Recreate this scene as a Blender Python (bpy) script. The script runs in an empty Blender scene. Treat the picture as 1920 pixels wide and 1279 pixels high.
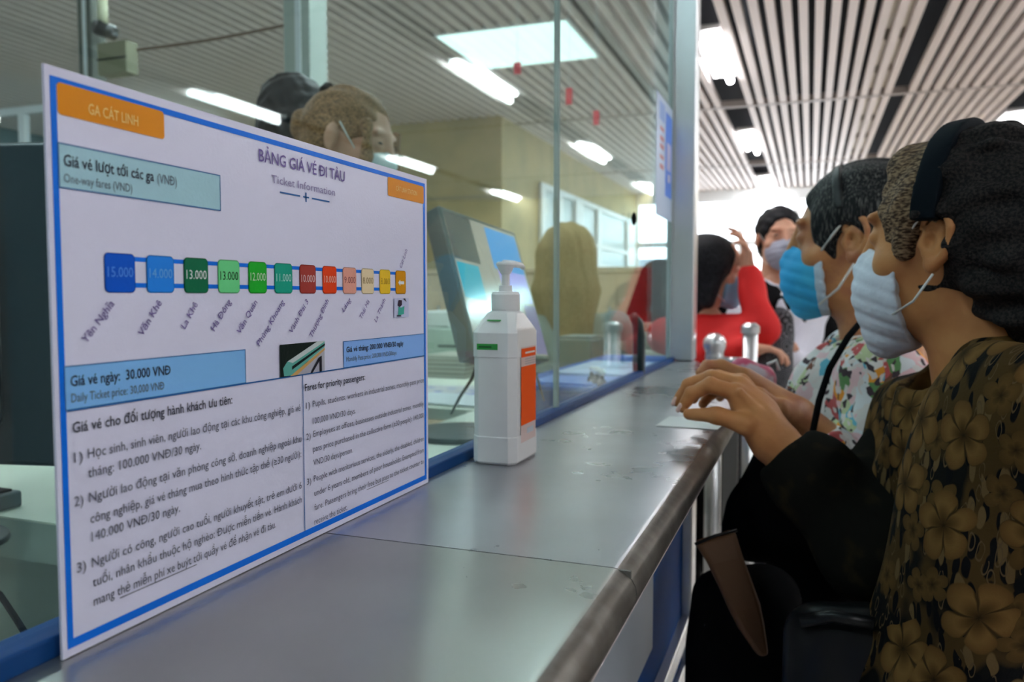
import bpy, math, random
import numpy as np
from math import sin, cos, pi, radians
random.seed(7); np.random.seed(7)
S = bpy.context.scene
COL = S.collection
# ------------------------------------------------------------------ camera, world, exposure
FPX, CX, CY = 1500.0, 960.0, 639.5
YAW, PITCH = 0.356790, 0.056274
CAM = np.array([0, 0, 1.3])
FW = np.array([-sin(YAW)*cos(PITCH), cos(YAW)*cos(PITCH), -sin(PITCH)])
RT = np.array([cos(YAW), sin(YAW), 0.0])
UP = np.cross(RT, FW)
FH = np.array([-sin(YAW), cos(YAW), 0.0])
Z = np.array([0, 0, 1.0])

def at(x, y, d):
    """world point seen at pixel (x, y) of the 1920x1279 photograph at depth d"""
    return CAM + (FW + RT*(x-CX)/FPX - UP*(y-CY)/FPX)*d

def onz(x, y, z):
    r = FW + RT*(x-CX)/FPX - UP*(y-CY)/FPX
    return CAM + r*(z-CAM[2])/r[2]

cd = bpy.data.cameras.new('camera'); cam = bpy.data.objects.new('camera', cd); COL.objects.link(cam)
cam.location = CAM
from mathutils import Matrix, Vector
cam.rotation_euler = Matrix([list(RT), list(UP), list(-FW)]).transposed().to_euler()
cd.sensor_width = 36; cd.lens = 36*FPX/1920; cd.clip_start = .02; cd.clip_end = 200
cd.dof.use_dof = True; cd.dof.focus_distance = .62; cd.dof.aperture_fstop = 8
S.camera = cam
w = bpy.data.worlds.new('world'); S.world = w; w.use_nodes = True
bg = w.node_tree.nodes['Background']; bg.inputs[0].default_value = (.93, .96, 1, 1); bg.inputs[1].default_value = 2.8
S.view_settings.view_transform = 'Standard'; S.view_settings.look = 'None'
S.view_settings.exposure = 1.25; S.view_settings.gamma = 1; S.view_settings.use_curve_mapping = False
TUBE = 16.0            # radiance of the fluorescent tubes
PANEL = .6            # radiance of the flat panel light in the office

# ------------------------------------------------------------------ materials
def mat(name, col, rough=.5, metal=0., spec=.5, bump=None, var=None, coat=0., emit=0., sheen=0., ani=None, coatr=.05):
    """bump=(scale,strength[,stretch]); var=(col2,scale,lo,hi[,stretch])"""
    m = bpy.data.materials.new(name); m.use_nodes = True
    nt = m.node_tree; b = nt.nodes['Principled BSDF']
    I = b.inputs
    I['Base Color'].default_value = (*col, 1); I['Roughness'].default_value = rough; I['Metallic'].default_value = metal
    I['Specular IOR Level'].default_value = spec; I['Coat Weight'].default_value = coat; I['Coat Roughness'].default_value = coatr
    if sheen: I['Sheen Weight'].default_value = sheen
    if emit:
        I['Emission Color'].default_value = (*col, 1); I['Emission Strength'].default_value = emit
    if bump or var:
        tc = nt.nodes.new('ShaderNodeTexCoord')
    def noise(scale, stretch=None, det=4):
        n = nt.nodes.new('ShaderNodeTexNoise'); n.inputs['Scale'].default_value = scale; n.inputs['Detail'].default_value = det
        if stretch:
            mp = nt.nodes.new('ShaderNodeMapping'); mp.inputs['Scale'].default_value = stretch
            nt.links.new(tc.outputs['Object'], mp.inputs[0]); nt.links.new(mp.outputs[0], n.inputs[0])
        else: nt.links.new(tc.outputs['Object'], n.inputs[0])
        return n
    if bump:
        n = noise(bump[0], bump[2] if len(bump) > 2 else None)
        bp = nt.nodes.new('ShaderNodeBump'); bp.inputs['Strength'].default_value = bump[1]; bp.inputs['Distance'].default_value = .002
        nt.links.new(n.outputs['Fac'], bp.inputs['Height']); nt.links.new(bp.outputs[0], I['Normal'])
        if coat: nt.links.new(bp.outputs[0], I['Coat Normal'])
    if var:
        n = noise(var[1], var[4] if len(var) > 4 else None)
        r = nt.nodes.new('ShaderNodeValToRGB'); e = r.color_ramp.elements
        e[0].position = var[2]; e[1].position = var[3]; e[0].color = (*col, 1); e[1].color = (*var[0], 1)
        nt.links.new(n.outputs['Fac'], r.inputs[0]); nt.links.new(r.outputs[0], I['Base Color'])
    return m

class G:
    """small helper to write node graphs"""
    def __init__(s, name):
        s.m = bpy.data.materials.new(name); s.m.use_nodes = True; s.nt = s.m.node_tree; s.b = s.nt.nodes['Principled BSDF']
        s.tc = s.nt.nodes.new('ShaderNodeTexCoord').outputs['Object']
    def put(s, sock, v):
        if isinstance(v, bpy.types.NodeSocket): s.nt.links.new(v, sock)
        elif isinstance(v, (tuple, list)) and len(v) == 3 and sock.type == 'RGBA': sock.default_value = (*v, 1)
        else: sock.default_value = v
    def n(s, typ, out=0, **kw):
        nd = s.nt.nodes.new(typ); ins = {}
        for k, v in kw.items():
            if k.startswith('i_'): ins[k[2:]] = v
            else: setattr(nd, k, v)
        for k, v in ins.items():
            s.put(nd.inputs[int(k)] if k.isdigit() else nd.inputs[k.replace('_', ' ')], v)
        return nd.outputs[out]
    def math(s, op, a, b=0., c=0.): return s.n('ShaderNodeMath', operation=op, i_0=a, i_1=b, i_2=c)
    def mix(s, f, a, b):
        nd = s.nt.nodes.new('ShaderNodeMix'); nd.data_type = 'RGBA'
        s.put(nd.inputs[0], f); s.put(nd.inputs[6], a); s.put(nd.inputs[7], b); return nd.outputs[2]
    def ramp(s, f, *stops):
        nd = s.nt.nodes.new('ShaderNodeValToRGB'); s.put(nd.inputs[0], f); e = nd.color_ramp.elements
        while len(e) < len(stops): e.new(.5)
        for el, (p, c) in zip(e, stops): el.position = p; el.color = (*c, 1)
        return nd.outputs[0]
    def step(s, f, lo, hi): return s.n('ShaderNodeMapRange', clamp=True, i_0=f, i_1=lo, i_2=hi)

def ink(name, col, rough=.3): return mat(name, col, rough, bump=(420, .10), spec=.09)

def floral_coat():
    g = G('dark floral print cloth'); g.b.inputs['Roughness'].default_value = .9; g.b.inputs['Specular IOR Level'].default_value = .1
    sx = g.n('ShaderNodeSeparateXYZ', i_0=g.tc)
    nt = g.nt; sep = sx.node
    X, Y, Zc = sep.outputs[0], sep.outputs[1], sep.outputs[2]
    u = g.math('MULTIPLY_ADD', Y, -.75, X); v = Zc
    uv = g.n('ShaderNodeCombineXYZ', i_0=u, i_1=v, i_2=0.)
    wob = g.n('ShaderNodeTexNoise', out=1, i_Vector=uv, i_Scale=24., i_Detail=2.)
    wv = g.n('ShaderNodeVectorMath', operation='SCALE', i_0=g.n('ShaderNodeVectorMath', operation='SUBTRACT', i_0=wob, i_1=(.5, .5, .5)), i_Scale=.014)
    uvw = g.n('ShaderNodeVectorMath', operation='ADD', i_0=uv, i_1=wv)
    def flowers(scale, R, petals, prob):
        vo = nt.nodes.new('ShaderNodeTexVoronoi'); vo.voronoi_dimensions = '2D'; vo.inputs['Scale'].default_value = scale
        vo.inputs['Randomness'].default_value = .75
        nt.links.new(uvw, vo.inputs['Vector'])
        d = g.n('ShaderNodeVectorMath', operation='SUBTRACT', i_0=uvw, i_1=vo.outputs['Position'])
        sp = g.n('ShaderNodeSeparateXYZ', i_0=d).node
        rnd = g.n('ShaderNodeSeparateColor', i_0=vo.outputs['Color']).node
        ang = g.math('ADD', g.math('ARCTAN2', sp.outputs[1], sp.outputs[0]), g.math('MULTIPLY', rnd.outputs[0], 6.28))
        pet = g.math('ABSOLUTE', g.math('COSINE', g.math('MULTIPLY', ang, petals/2)))
        rad = g.math('MULTIPLY_ADD', g.math('POWER', pet, .55), .48, .52)
        rr = g.math('DIVIDE', vo.outputs['Distance'], rad)       # in scaled units
        on = g.math('GREATER_THAN', rnd.outputs[1], prob)
        inside = g.math('MULTIPLY', g.step(rr, R+.025, R), on)
        return inside, rr, rnd, pet
    fl, rr, rnd, pet = flowers(13., .43, 5, .12); fl2, rr2, rnd2, pet2 = flowers(21., .38, 5, .45)
    # leaves: stretched small cells
    def leaves(rot, sc, lo):
        mp = g.n('ShaderNodeMapping', i_Vector=uvw, i_Rotation=(0, 0, rot), i_Scale=(1, .36, 1))
        vo = nt.nodes.new('ShaderNodeTexVoronoi'); vo.voronoi_dimensions = '2D'; vo.inputs['Scale'].default_value = sc
        nt.links.new(mp, vo.inputs['Vector'])
        return vo.outputs['Distance'], g.n('ShaderNodeSeparateColor', i_0=vo.outputs['Color']).node.outputs[2]
    d3, r3 = leaves(1.3, 150., 0); d1, r1 = leaves(.6, 95., 0); d2, r2 = leaves(-.8, 80., 0)
    leafd = g.math('MULTIPLY', g.step(d1, .40, .33), g.math('GREATER_THAN', r1, .25))
    leafl = g.math('MULTIPLY', g.step(d2, .36, .30), g.math('GREATER_THAN', r2, .62))
    big = g.n('ShaderNodeTexNoise', i_Vector=uv, i_Scale=13., i_Detail=2.)
    base = g.mix(g.step(big, .47, .53), (.0045, .0045, .004), (.050, .028, .008))
    c = g.mix(leafd, base, (.003, .0032, .004))
    c = g.mix(leafl, c, (.105, .066, .026)); rim = g.math('MULTIPLY', g.math('MULTIPLY', g.step(d3, .46, .40), g.step(d3, .30, .36)), g.math('GREATER_THAN', r3, .72)); c = g.mix(rim, c, (.085, .055, .026))
    c = g.mix(fl2, c, g.ramp(rr2, (0., (.02, .011, .004)), (.2, (.085, .046, .013)), (.38, (.065, .035, .010))))
    petal = g.ramp(rr, (0., (.016, .009, .003)), (.10, (.06, .030, .008)), (.28, (.145, .078, .022)), (.43, (.095, .048, .013)))
    petal = g.mix(g.step(pet, .30, .10), petal, (.035, .02, .006))
    fring = g.math('MULTIPLY', g.step(rr, .455, .435), g.math('GREATER_THAN', rnd.outputs[1], .22))
    c = g.mix(fring, c, (.005, .0045, .004))
    c = g.mix(fl, c, petal)
    g.put(g.b.inputs['Base Color'], c)
    bp = g.n('ShaderNodeBump', i_Strength=.25, i_Distance=.002, i_Height=g.n('ShaderNodeTexNoise', i_Vector=g.tc, i_Scale=300.))
    g.put(g.b.inputs['Normal'], bp)
    return g.m

def bright_blouse():
    g = G('bright floral blouse cloth'); g.b.inputs['Roughness'].default_value = .85
    wob = g.n('ShaderNodeTexNoise', out=1, i_Vector=g.tc, i_Scale=18., i_Detail=3.)
    v = g.n('ShaderNodeVectorMath', operation='MULTIPLY_ADD', i_0=wob, i_1=(.05, .05, .05), i_2=g.tc)
    vo = g.n('ShaderNodeTexVoronoi', out=1, i_Vector=v, i_Scale=42.)
    sp = g.n('ShaderNodeSeparateColor', i_0=vo).node
    c = g.ramp(sp.outputs[0], (0., (.75, .72, .70)), (.22, (.55, .62, .36)), (.32, (.85, .80, .78)), (.45, (.55, .10, .10)), (.53, (.80, .55, .58)),
               (.62, (.85, .34, .03)), (.70, (.14, .48, .62)), (.78, (.75, .78, .80)), (.88, (.20, .07, .04)), (.94, (.12, .28, .10)))
    c.node.color_ramp.interpolation = 'CONSTANT'
    fine = g.n('ShaderNodeTexVoronoi', out=1, i_Vector=v, i_Scale=110.)
    fs = g.n('ShaderNodeSeparateColor', i_0=fine).node
    c2 = g.mix(g.math('GREATER_THAN', fs.outputs[0], .80), c, (.75, .68, .66))
    c2 = g.mix(g.math('GREATER_THAN', fs.outputs[1], .90), c2, (.06, .04, .05))
    g.put(g.b.inputs['Base Color'], c2)
    return g.m

def steel_top(name, c1, c2):
    g = G(name); b = g.b; b.inputs['Metallic'].default_value = .85
    n1 = g.n('ShaderNodeTexNoise', i_Vector=g.tc, i_Scale=5., i_Detail=2., i_Roughness=.4)
    n2 = g.n('ShaderNodeTexNoise', i_Vector=g.tc, i_Scale=34., i_Detail=5.)
    g.put(b.inputs['Base Color'], g.mix(g.step(n1, .25, .75), c1, c2))
    r = g.math('MULTIPLY_ADD', n1, .20, .14)
    r = g.math('MULTIPLY_ADD', n2, .10, r)
    g.put(b.inputs['Roughness'], r)
    h = g.n('ShaderNodeTexNoise', i_Vector=g.tc, i_Scale=2.2, i_Detail=0.)
    g.put(b.inputs['Normal'], g.n('ShaderNodeBump', i_Strength=.25, i_Distance=.004, i_Height=h))
    return g.m

def glass_mat(name, tint, extra=1.0):
    """thin sheet: tinted see-through plus a mirror share that grows at grazing angles (Schlick)"""
    g = G(name); nt = g.nt; nt.nodes.remove(g.b)
    out = nt.nodes['Material Output']
    geo = nt.nodes.new('ShaderNodeNewGeometry')
    d = g.math('ABSOLUTE', g.n('ShaderNodeVectorMath', out=1, operation='DOT_PRODUCT', i_0=geo.outputs['Normal'], i_1=geo.outputs['Incoming']))
    f = g.math('MULTIPLY_ADD', g.math('POWER', g.math('SUBTRACT', 1., d), 5.), .95*extra, .045*extra)
    tr = g.n('ShaderNodeBsdfTransparent', i_Color=tint)
    gl = g.n('ShaderNodeBsdfGlossy', i_Color=(.95, 1, .98), i_Roughness=.012)
    mx = nt.nodes.new('ShaderNodeMixShader'); g.put(mx.inputs[0], f); g.put(mx.inputs[1], tr); g.put(mx.inputs[2], gl)
    nt.links.new(mx.outputs[0], out.inputs[0])
    return g.m

def hair_mat(name, c1, c2, rough=.45, sc=(60, 60, 14), lo=.42, hi=.6):
    return mat(name, c1, rough, spec=.14, bump=(6, .9, sc), var=(c2, 5, lo, hi, sc))

M = {}
M['skin'] = mat('weathered skin', (.54, .235, .085), .5, spec=.3, bump=(160, .25), var=(.42*1.0, 0, 0) and ((.44, .16, .055), 26, .35, .75))
M['skin_light'] = mat('light skin', (.66, .36, .24), .5, var=((.58, .27, .17), 20, .35, .7))
M['skin_hand'] = mat('warm hand skin', (.60, .26, .10), .42, spec=.45, bump=(190, .35), var=((.46, .15, .08), 34, .4, .75))
M['black'] = mat('black cloth', (.006, .006, .007), .95, spec=.1, bump=(60, .4))
M['blackleather'] = mat('black leather', (.004, .005, .006), .33, spec=.25, bump=(30, .5))
M['denim'] = mat('dark blue denim', (.012, .03, .06), .9)
M['steel'] = mat('brushed steel', (.76, .78, .80), .32, .9, bump=(20, .1, (1, 1, .05)))
M['postglass'] = mat('pale aluminium', (.60, .64, .66), .34, .7)
M['whiteplastic'] = mat('white plastic', (.80, .80, .80), .32, coat=.2)
M['tan'] = mat('tan leather', (.14, .065, .025), .6, bump=(40, .4))

# ------------------------------------------------------------------ object helpers
def link(name, me, parent=None, m=None, base=None):
    o = bpy.data.objects.new(name, me); COL.objects.link(o)
    if parent is not None: o.parent = parent
    if m is not None: me.materials.append(m)
    return o

def thing(name, label, cat, loc=(0, 0, 0), group=None):
    o = bpy.data.objects.new(name, None); COL.objects.link(o); o.location = tuple(float(a) for a in loc)
    o.empty_display_size = .05
    o['label'] = label; o['category'] = cat
    if group: o['group'] = group
    return o

def tag(o, label=None, cat=None, group=None, kind=None):
    for k, v in (('label', label), ('category', cat), ('group', group), ('kind', kind)):
        if v: o[k] = v
    return o

def root_loc(p):
    L = np.zeros(3)
    while p is not None:
        L += np.array(p.location); p = p.parent
    return L

def mesh(name, V, F, m=None, parent=None, smooth=False):
    V = np.asarray(V, float) - root_loc(parent)
    me = bpy.data.meshes.new(name); me.from_pydata(V.tolist(), [], [list(map(int, f)) for f in F]); me.update()
    if smooth:
        me.polygons.foreach_set('use_smooth', [True]*len(me.polygons))
    return link(name, me, parent, m)

class MB:
    def __init__(s): s.V = []; s.F = []
    def add(s, V, F):
        b = len(s.V); s.V += [tuple(map(float, v)) for v in V]; s.F += [[b+int(i) for i in f] for f in F]; return s
    def box(s, x0, x1, y0, y1, z0, z1):
        return s.add([(x0,y0,z0),(x1,y0,z0),(x1,y1,z0),(x0,y1,z0),(x0,y0,z1),(x1,y0,z1),(x1,y1,z1),(x0,y1,z1)],
                     [(0,3,2,1),(4,5,6,7),(0,1,5,4),(1,2,6,5),(2,3,7,6),(3,0,4,7)])
    def hexa(s, P8): return s.add(P8, [(0,3,2,1),(4,5,6,7),(0,1,5,4),(1,2,6,5),(2,3,7,6),(3,0,4,7)])
    def tube(s, pts, r, n=10, caps=True):
        pts = [np.array(p, float) for p in pts]; R = r if hasattr(r, '__len__') else [r]*len(pts)
        b = len(s.V); prev = None
        for i, p in enumerate(pts):
            t = pts[min(i+1, len(pts)-1)] - pts[max(i-1, 0)]; t /= np.linalg.norm(t)+1e-12
            if prev is None:
                a = np.array([0, 0, 1.]) if abs(t[2]) < .9 else np.array([1., 0, 0])
            else: a = prev
            u = a - t*(a@t); u /= np.linalg.norm(u); v = np.cross(t, u); prev = u
            for k in range(n):
                an = 2*pi*k/n; s.V.append(tuple(p + R[i]*(u*cos(an)+v*sin(an))))
        for i in range(len(pts)-1):
            for k in range(n):
                a0 = b+i*n+k; a1 = b+i*n+(k+1) % n; s.F.append([a0, a1, a1+n, a0+n])
        if caps:
            s.F.append([b+k for k in range(n)][::-1]); s.F.append([b+(len(pts)-1)*n+k for k in range(n)])
        return s
    def loft(s, rings, caps=True):
        b = len(s.V); n = len(rings[0])
        for r in rings: s.V += [tuple(map(float, p)) for p in r]
        for i in range(len(rings)-1):
            for k in range(n):
                a0 = b+i*n+k; a1 = b+i*n+(k+1) % n; s.F.append([a0, a1, a1+n, a0+n])
        if caps:
            s.F.append([b+k for k in range(n)][::-1]); s.F.append([b+(len(rings)-1)*n+k for k in range(n)])
        return s
    def build(s, name, m=None, parent=None, smooth=False, bevel=0, seg=2):
        o = mesh(name, s.V, s.F, m, parent, smooth)
        if bevel:
            bv = o.modifiers.new('bevel', 'BEVEL'); bv.width = bevel; bv.segments = seg; bv.limit_method = 'ANGLE'
            o.data.polygons.foreach_set('use_smooth', [True]*len(o.data.polygons))
            wn = o.modifiers.new('wn', 'WEIGHTED_NORMAL'); wn.keep_sharp = False
        return o

def box(name, m, x0, x1, y0, y1, z0, z1, parent=None, bevel=0, seg=2):
    return MB().box(x0, x1, y0, y1, z0, z1).build(name, m, parent, bevel=bevel, seg=seg)

def circ(c, r, z, n=24, sx=1, sy=1): return [(c[0]+r*sx*cos(2*pi*k/n), c[1]+r*sy*sin(2*pi*k/n), z) for k in range(n)]

# ------------------------------------------------------------------ signed distance modelling (smooth unions meshed with surface nets)
def frame(z, x=None):
    z = np.asarray(z, float); z = z/np.linalg.norm(z)
    if x is None: x = np.array([1., 0, 0]) if abs(z[0]) < .9 else np.array([0, 1., 0])
    x = x - z*(x@z); x = x/np.linalg.norm(x); return np.array([x, np.cross(z, x), z])

class Sdf:
    def __init__(s, lo, hi, h):
        s.lo = np.array(lo, float); s.h = h; s.n = (np.ceil((np.array(hi, float)-s.lo)/h).astype(int)+1)
        s.ax = [np.arange(s.n[i], dtype=np.float32)*h + np.float32(s.lo[i]) for i in range(3)]
        s.D = np.full(s.n, 1., np.float32)
    def _sl(s, lo, hi):
        a = np.clip(np.floor((np.array(lo)-s.lo)/s.h).astype(int), 0, s.n); b = np.clip(np.ceil((np.array(hi)-s.lo)/s.h).astype(int)+1, 0, s.n)
        if (b <= a).any(): return None
        sl = tuple(slice(a[i], b[i]) for i in range(3))
        return sl, s.ax[0][sl[0]][:, None, None], s.ax[1][sl[1]][None, :, None], s.ax[2][sl[2]][None, None, :]
    def _apply(s, lo, hi, f, k, mode):
        q = s._sl(np.array(lo)-k*2-3*s.h, np.array(hi)+k*2+3*s.h)
        if q is None: return s
        sl, X, Y, Zz = q; d = f(X, Y, Zz).astype(np.float32); a = s.D[sl]
        if mode == 'add':
            if k > 0:
                h = np.clip(.5+.5*(a-d)/k, 0, 1); s.D[sl] = a*(1-h)+d*h-k*h*(1-h)
            else: s.D[sl] = np.minimum(a, d)
        elif mode == 'sub':
            d = -d
            if k > 0:
                h = np.clip(.5-.5*(a-d)/k, 0, 1); s.D[sl] = a*(1-h)+d*h+k*h*(1-h)
            else: s.D[sl] = np.maximum(a, d)
        return s
    def ell(s, c, r, k=.01, R=None, mode='add'):
        c = np.array(c, float); r = np.array(r, float)*np.ones(3); m = r.max()
        def f(X, Y, Zz):
            x, y, z = X-c[0], Y-c[1], Zz-c[2]
            if R is not None: x, y, z = (R[i][0]*x+R[i][1]*y+R[i][2]*z for i in range(3))
            k0 = np.sqrt((x/r[0])**2+(y/r[1])**2+(z/r[2])**2); k1 = np.sqrt((x/r[0]**2)**2+(y/r[1]**2)**2+(z/r[2]**2)**2)
            return k0*(k0-1)/np.maximum(k1, 1e-6)
        return s._apply(c-m, c+m, f, k, mode)
    def cone(s, a, b, ra, rb=None, k=.01, mode='add', flat=None):
        """capsule with changing radius; flat=(axis, factor) squashes the section along a direction"""
        a = np.array(a, float); b = np.array(b, float); rb = ra if rb is None else rb; m = max(ra, rb)
        if flat: m = m*max(1., flat[1])
        ab = b-a; L = ab@ab+1e-12
        def f(X, Y, Zz):
            x, y, z = X-a[0], Y-a[1], Zz-a[2]
            t = np.clip((x*ab[0]+y*ab[1]+z*ab[2])/L, 0, 1)
            x, y, z = x-t*ab[0], y-t*ab[1], z-t*ab[2]
            if flat:
                ax, fc = flat; q = (x*ax[0]+y*ax[1]+z*ax[2])*(1/fc-1); x, y, z = x+q*ax[0], y+q*ax[1], z+q*ax[2]
            return np.sqrt(x*x+y*y+z*z)-(ra+(rb-ra)*t)
        return s._apply(np.minimum(a, b)-m, np.maximum(a, b)+m, f, k, mode)
    def chain(s, pts, rs, k=.006, mode='add', flat=None):
        for i in range(len(pts)-1): s.cone(pts[i], pts[i+1], rs[i], rs[i+1], k, mode, flat)
        return s
    def cut(s, p, n, k=0.):
        """keep the side the normal points away from"""
        n = np.array(n, float); n /= np.linalg.norm(n)
        X, Y, Zz = s.ax[0][:, None, None]-p[0], s.ax[1][None, :, None]-p[1], s.ax[2][None, None, :]-p[2]
        s.D = np.maximum(s.D, (X*n[0]+Y*n[1]+Zz*n[2]).astype(np.float32)); return s
    def warp(s, f):
        s.D = s.D + f(s.ax[0][:, None, None], s.ax[1][None, :, None], s.ax[2][None, None, :]).astype(np.float32); return s
    def nets(s):
        D = s.D; ins = D < 0; nx, ny, nz = D.shape
        c = ins[:-1, :-1, :-1].astype(np.int8)
        tot = sum(ins[i:nx-1+i, j:ny-1+j, k:nz-1+k].astype(np.int8) for i in (0, 1) for j in (0, 1) for k in (0, 1))
        act = (tot > 0) & (tot < 8); idx = np.argwhere(act); cid = np.full(act.shape, -1, np.int64); cid[act] = np.arange(len(idx))
        if not len(idx): return np.zeros((0, 3)), []
        acc = np.zeros((len(idx), 3)); cnt = np.zeros(len(idx))
        cor = [(i, j, k) for i in (0, 1) for j in (0, 1) for k in (0, 1)]
        val = {q: D[idx[:, 0]+q[0], idx[:, 1]+q[1], idx[:, 2]+q[2]].astype(float) for q in cor}
        for a in cor:
            for ax in range(3):
                if a[ax] == 0:
                    b = list(a); b[ax] = 1; b = tuple(b); va, vb = val[a], val[b]; m = (va < 0) != (vb < 0)
                    t = np.where(m, va/np.where(m, va-vb, 1), 0); p = np.zeros((len(idx), 3)); p += a; p[:, ax] += t
                    acc += p*m[:, None]; cnt += m
        V = s.lo + (idx + acc/cnt[:, None])*s.h
        Fs = []
        for ax in range(3):
            sl0 = [slice(None)]*3; sl1 = [slice(None)]*3; sl0[ax] = slice(0, -1); sl1[ax] = slice(1, None)
            A = ins[tuple(sl0)]; B = ins[tuple(sl1)]; e = np.argwhere(A != B); u, v = [(1, 2), (2, 0), (0, 1)][ax]
            ok = (e[:, u] > 0) & (e[:, v] > 0) & (e[:, u] < s.n[u]-1) & (e[:, v] < s.n[v]-1); e = e[ok]
            inside = A[e[:, 0], e[:, 1], e[:, 2]]
            def cc(du, dv):
                q = e.copy(); q[:, u] -= du; q[:, v] -= dv; return cid[q[:, 0], q[:, 1], q[:, 2]]
            q = np.stack([cc(1, 1), cc(0, 1), cc(0, 0), cc(1, 0)], 1); q[~inside] = q[~inside][:, ::-1]; Fs.append(q)
        return V, np.concatenate(Fs)
    def mesh(s, name, m, parent=None, xf=None):
        V, F = s.nets()
        if xf is not None: V = xf(V)
        return mesh(name, V, F, m, parent, True)

def join_nets(name, parts, m, parent):
    V = []; F = []; b = 0
    for v, f in parts:
        V.append(v); F.append(np.asarray(f)+b); b += len(v)
    return mesh(name, np.concatenate(V), np.concatenate(F), m, parent, True)

def ripple(amp, fx, fy, fz, ph=0.):
    return lambda X, Y, Zz: amp*(np.sin(fx*X+ph+1.7*np.sin(fy*.6*Y+fz*.4*Zz))*np.cos(fz*Zz+fy*Y*.7+ph*2)+.5*np.sin(fy*Y*1.9+fz*1.3*Zz-fx*.8*X))

# ------------------------------------------------------------------ the hall
def struct(o, label=None): o['kind'] = 'structure'; (label and o.__setitem__('label', label)); return o
M['floor'] = mat('pale polished floor', (.72, .68, .64), .13, spec=.6, var=((.62, .59, .56), 3, .4, .7))
M['cream'] = mat('cream wall', (.50, .39, .20), .7, var=((.36, .31, .17), 2, .4, .7))
M['teal'] = mat('grey green wall', (.10, .15, .15), .7)
M['slat'] = mat('pale ceiling slat', (.80, .71, .68), .5)
M['plenum'] = mat('dark ceiling void', (.010, .014, .022), .9)
M['frame'] = mat('white window frame', (.75, .77, .78), .4)
M['wallpale'] = mat('pale wall', (.55, .55, .54), .7)
CZ, FAR, LEFT, RIGHT, BACK = 3.2, 15.0, -8.6, 9.3, -4.0
struct(box('floor', M['floor'], LEFT, RIGHT, BACK, FAR+3, -.1, 0))
o = struct(box('trim_1', mat('brown floor strip', (.16, .07, .03), .35), -3, 4, 4.86, 5.1, 0, .003), 'brown strip set across the pale floor')
struct(box('wall_left', M['teal'], LEFT-.15, LEFT, BACK, FAR, 0, 3.5))
struct(box('wall_back', M['wallpale'], LEFT, RIGHT, BACK-.15, BACK, 0, 3.5))
struct(box('wall_right', M['wallpale'], RIGHT, RIGHT+.15, BACK, FAR, 0, 3.5))
w_ = MB().box(LEFT, -3.1, 8.0, 8.12, 0, 3.32); w_.box(-3.22, -3.1, 8.12, FAR, 0, 3.32)
struct(w_.build('wall_office', M['cream']))
box('seam_strip', mat('wall joint', (.33, .30, .20), .7), LEFT, -3.1, 7.985, 8.0, 2.35, 2.38, parent=bpy.data.objects['wall_office'])
# far wall is glazing: sill-less doors and windows to daylight
fw = thing('wall_far', 'glazed far wall with white frames and daylight behind', 'wall', (0, FAR, 0)); del fw['category']; fw['kind'] = 'structure'
box('solid_wall', M['cream'], .70, RIGHT, FAR-.02, FAR+.15, 0, 3.5, parent=fw)
box('lintel', M['frame'], -3.1, .70, FAR, FAR+.12, 3.0, 3.5, parent=fw)
for i, x in enumerate(np.arange(-3.1, .9, .95)):
    box('mullion', M['frame'], x-.045, x+.045, FAR-.02, FAR+.1, 0, 3.1, parent=fw)
for z, x1 in ((2.25, 0.0), (1.0, 0.0), (0.05, .70)):
    box('transom', M['frame'], -3.1, x1, FAR-.01, FAR+.08, z-.05, z+.05, parent=fw)
M['winglass'] = glass_mat('window glass', (.96, .98, 1.))
for i, x in enumerate(np.arange(-3.1, .0, .95)):
    MB().box(x+.045, x+.905, FAR+.03, FAR+.036, .1, 3.0).build('window_pane', M['winglass'], fw)
# interior window band in the side wall of the office
iw = thing('window_2', 'white framed interior window band in the cream side wall', 'window', (-3.1, 11, 2)); del iw['category']; iw['kind'] = 'structure'
def yx(px):
    r = FW+RT*(px-CX)/FPX; return r[1]*(-3.1)/r[0]
M['bluepane'] = mat('grey blue pane', (.38, .47, .50), .3)
box('window_pane', M['bluepane'], -3.099, -3.09, yx(1010), yx(1188), 1.78, 2.62, parent=iw)
for px, wd in ((1012, .22), (1044, .30), (1080, .55), (1118, .35), (1178, 1.0)):
    y = yx(px); box('window_bar', M['frame'], -3.089, -3.05, y-wd*.35, y+wd*.35, 1.74, 2.66, parent=iw)
for z in (1.76, 2.06, 2.64): box('window_rail', M['frame'], -3.089, -3.06, yx(1010), yx(1188), z-.035, z+.035, parent=iw)
# bright street-side building blocks seen dimly between the mullions
box('distant_block', mat('distant grey block', (.35, .42, .48), .8), -3.6, -2.0, FAR+2.2, FAR+2.6, 0, 2.1, parent=fw)

ceil = thing('ceiling', 'dark void with pale slats', 'ceiling', (0, 0, CZ)); del ceil['category']; ceil['kind'] = 'structure'
box('ceiling_void', M['plenum'], LEFT, RIGHT, BACK, FAR, CZ+.28, CZ+.34, parent=ceil)
PITCH_S = .1035; rows = (-.70, 2.05, 4.75, 7.45)
sl_me = None; k = 0
x = LEFT+.03
while x < RIGHT:
    skip = any(-.20 < x-r < .085 for r in rows) or .70 < x < .80 or (-2.62 < x < -1.6)
    if not skip:
        if sl_me is None:
            o = MB().box(-.029, .029, 1.2, FAR, 0, .055).build('ceiling_slat', M['slat'], None, bevel=0); o.parent = ceil; sl_me = o.data
        else:
            o = bpy.data.objects.new('ceiling_slat', sl_me); COL.objects.link(o); o.parent = ceil
        o.location = (x, 0, 0)
    elif -2.62 < x < -1.6:
        for a, b in ((1.2, 5.38), (6.31, FAR)):
            o = MB().box(-.029, .029, a, b, 0, .055).build('ceiling_slat', M['slat'], None); o.parent = ceil; o.location = (x, 0, 0)
    x += PITCH_S
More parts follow.
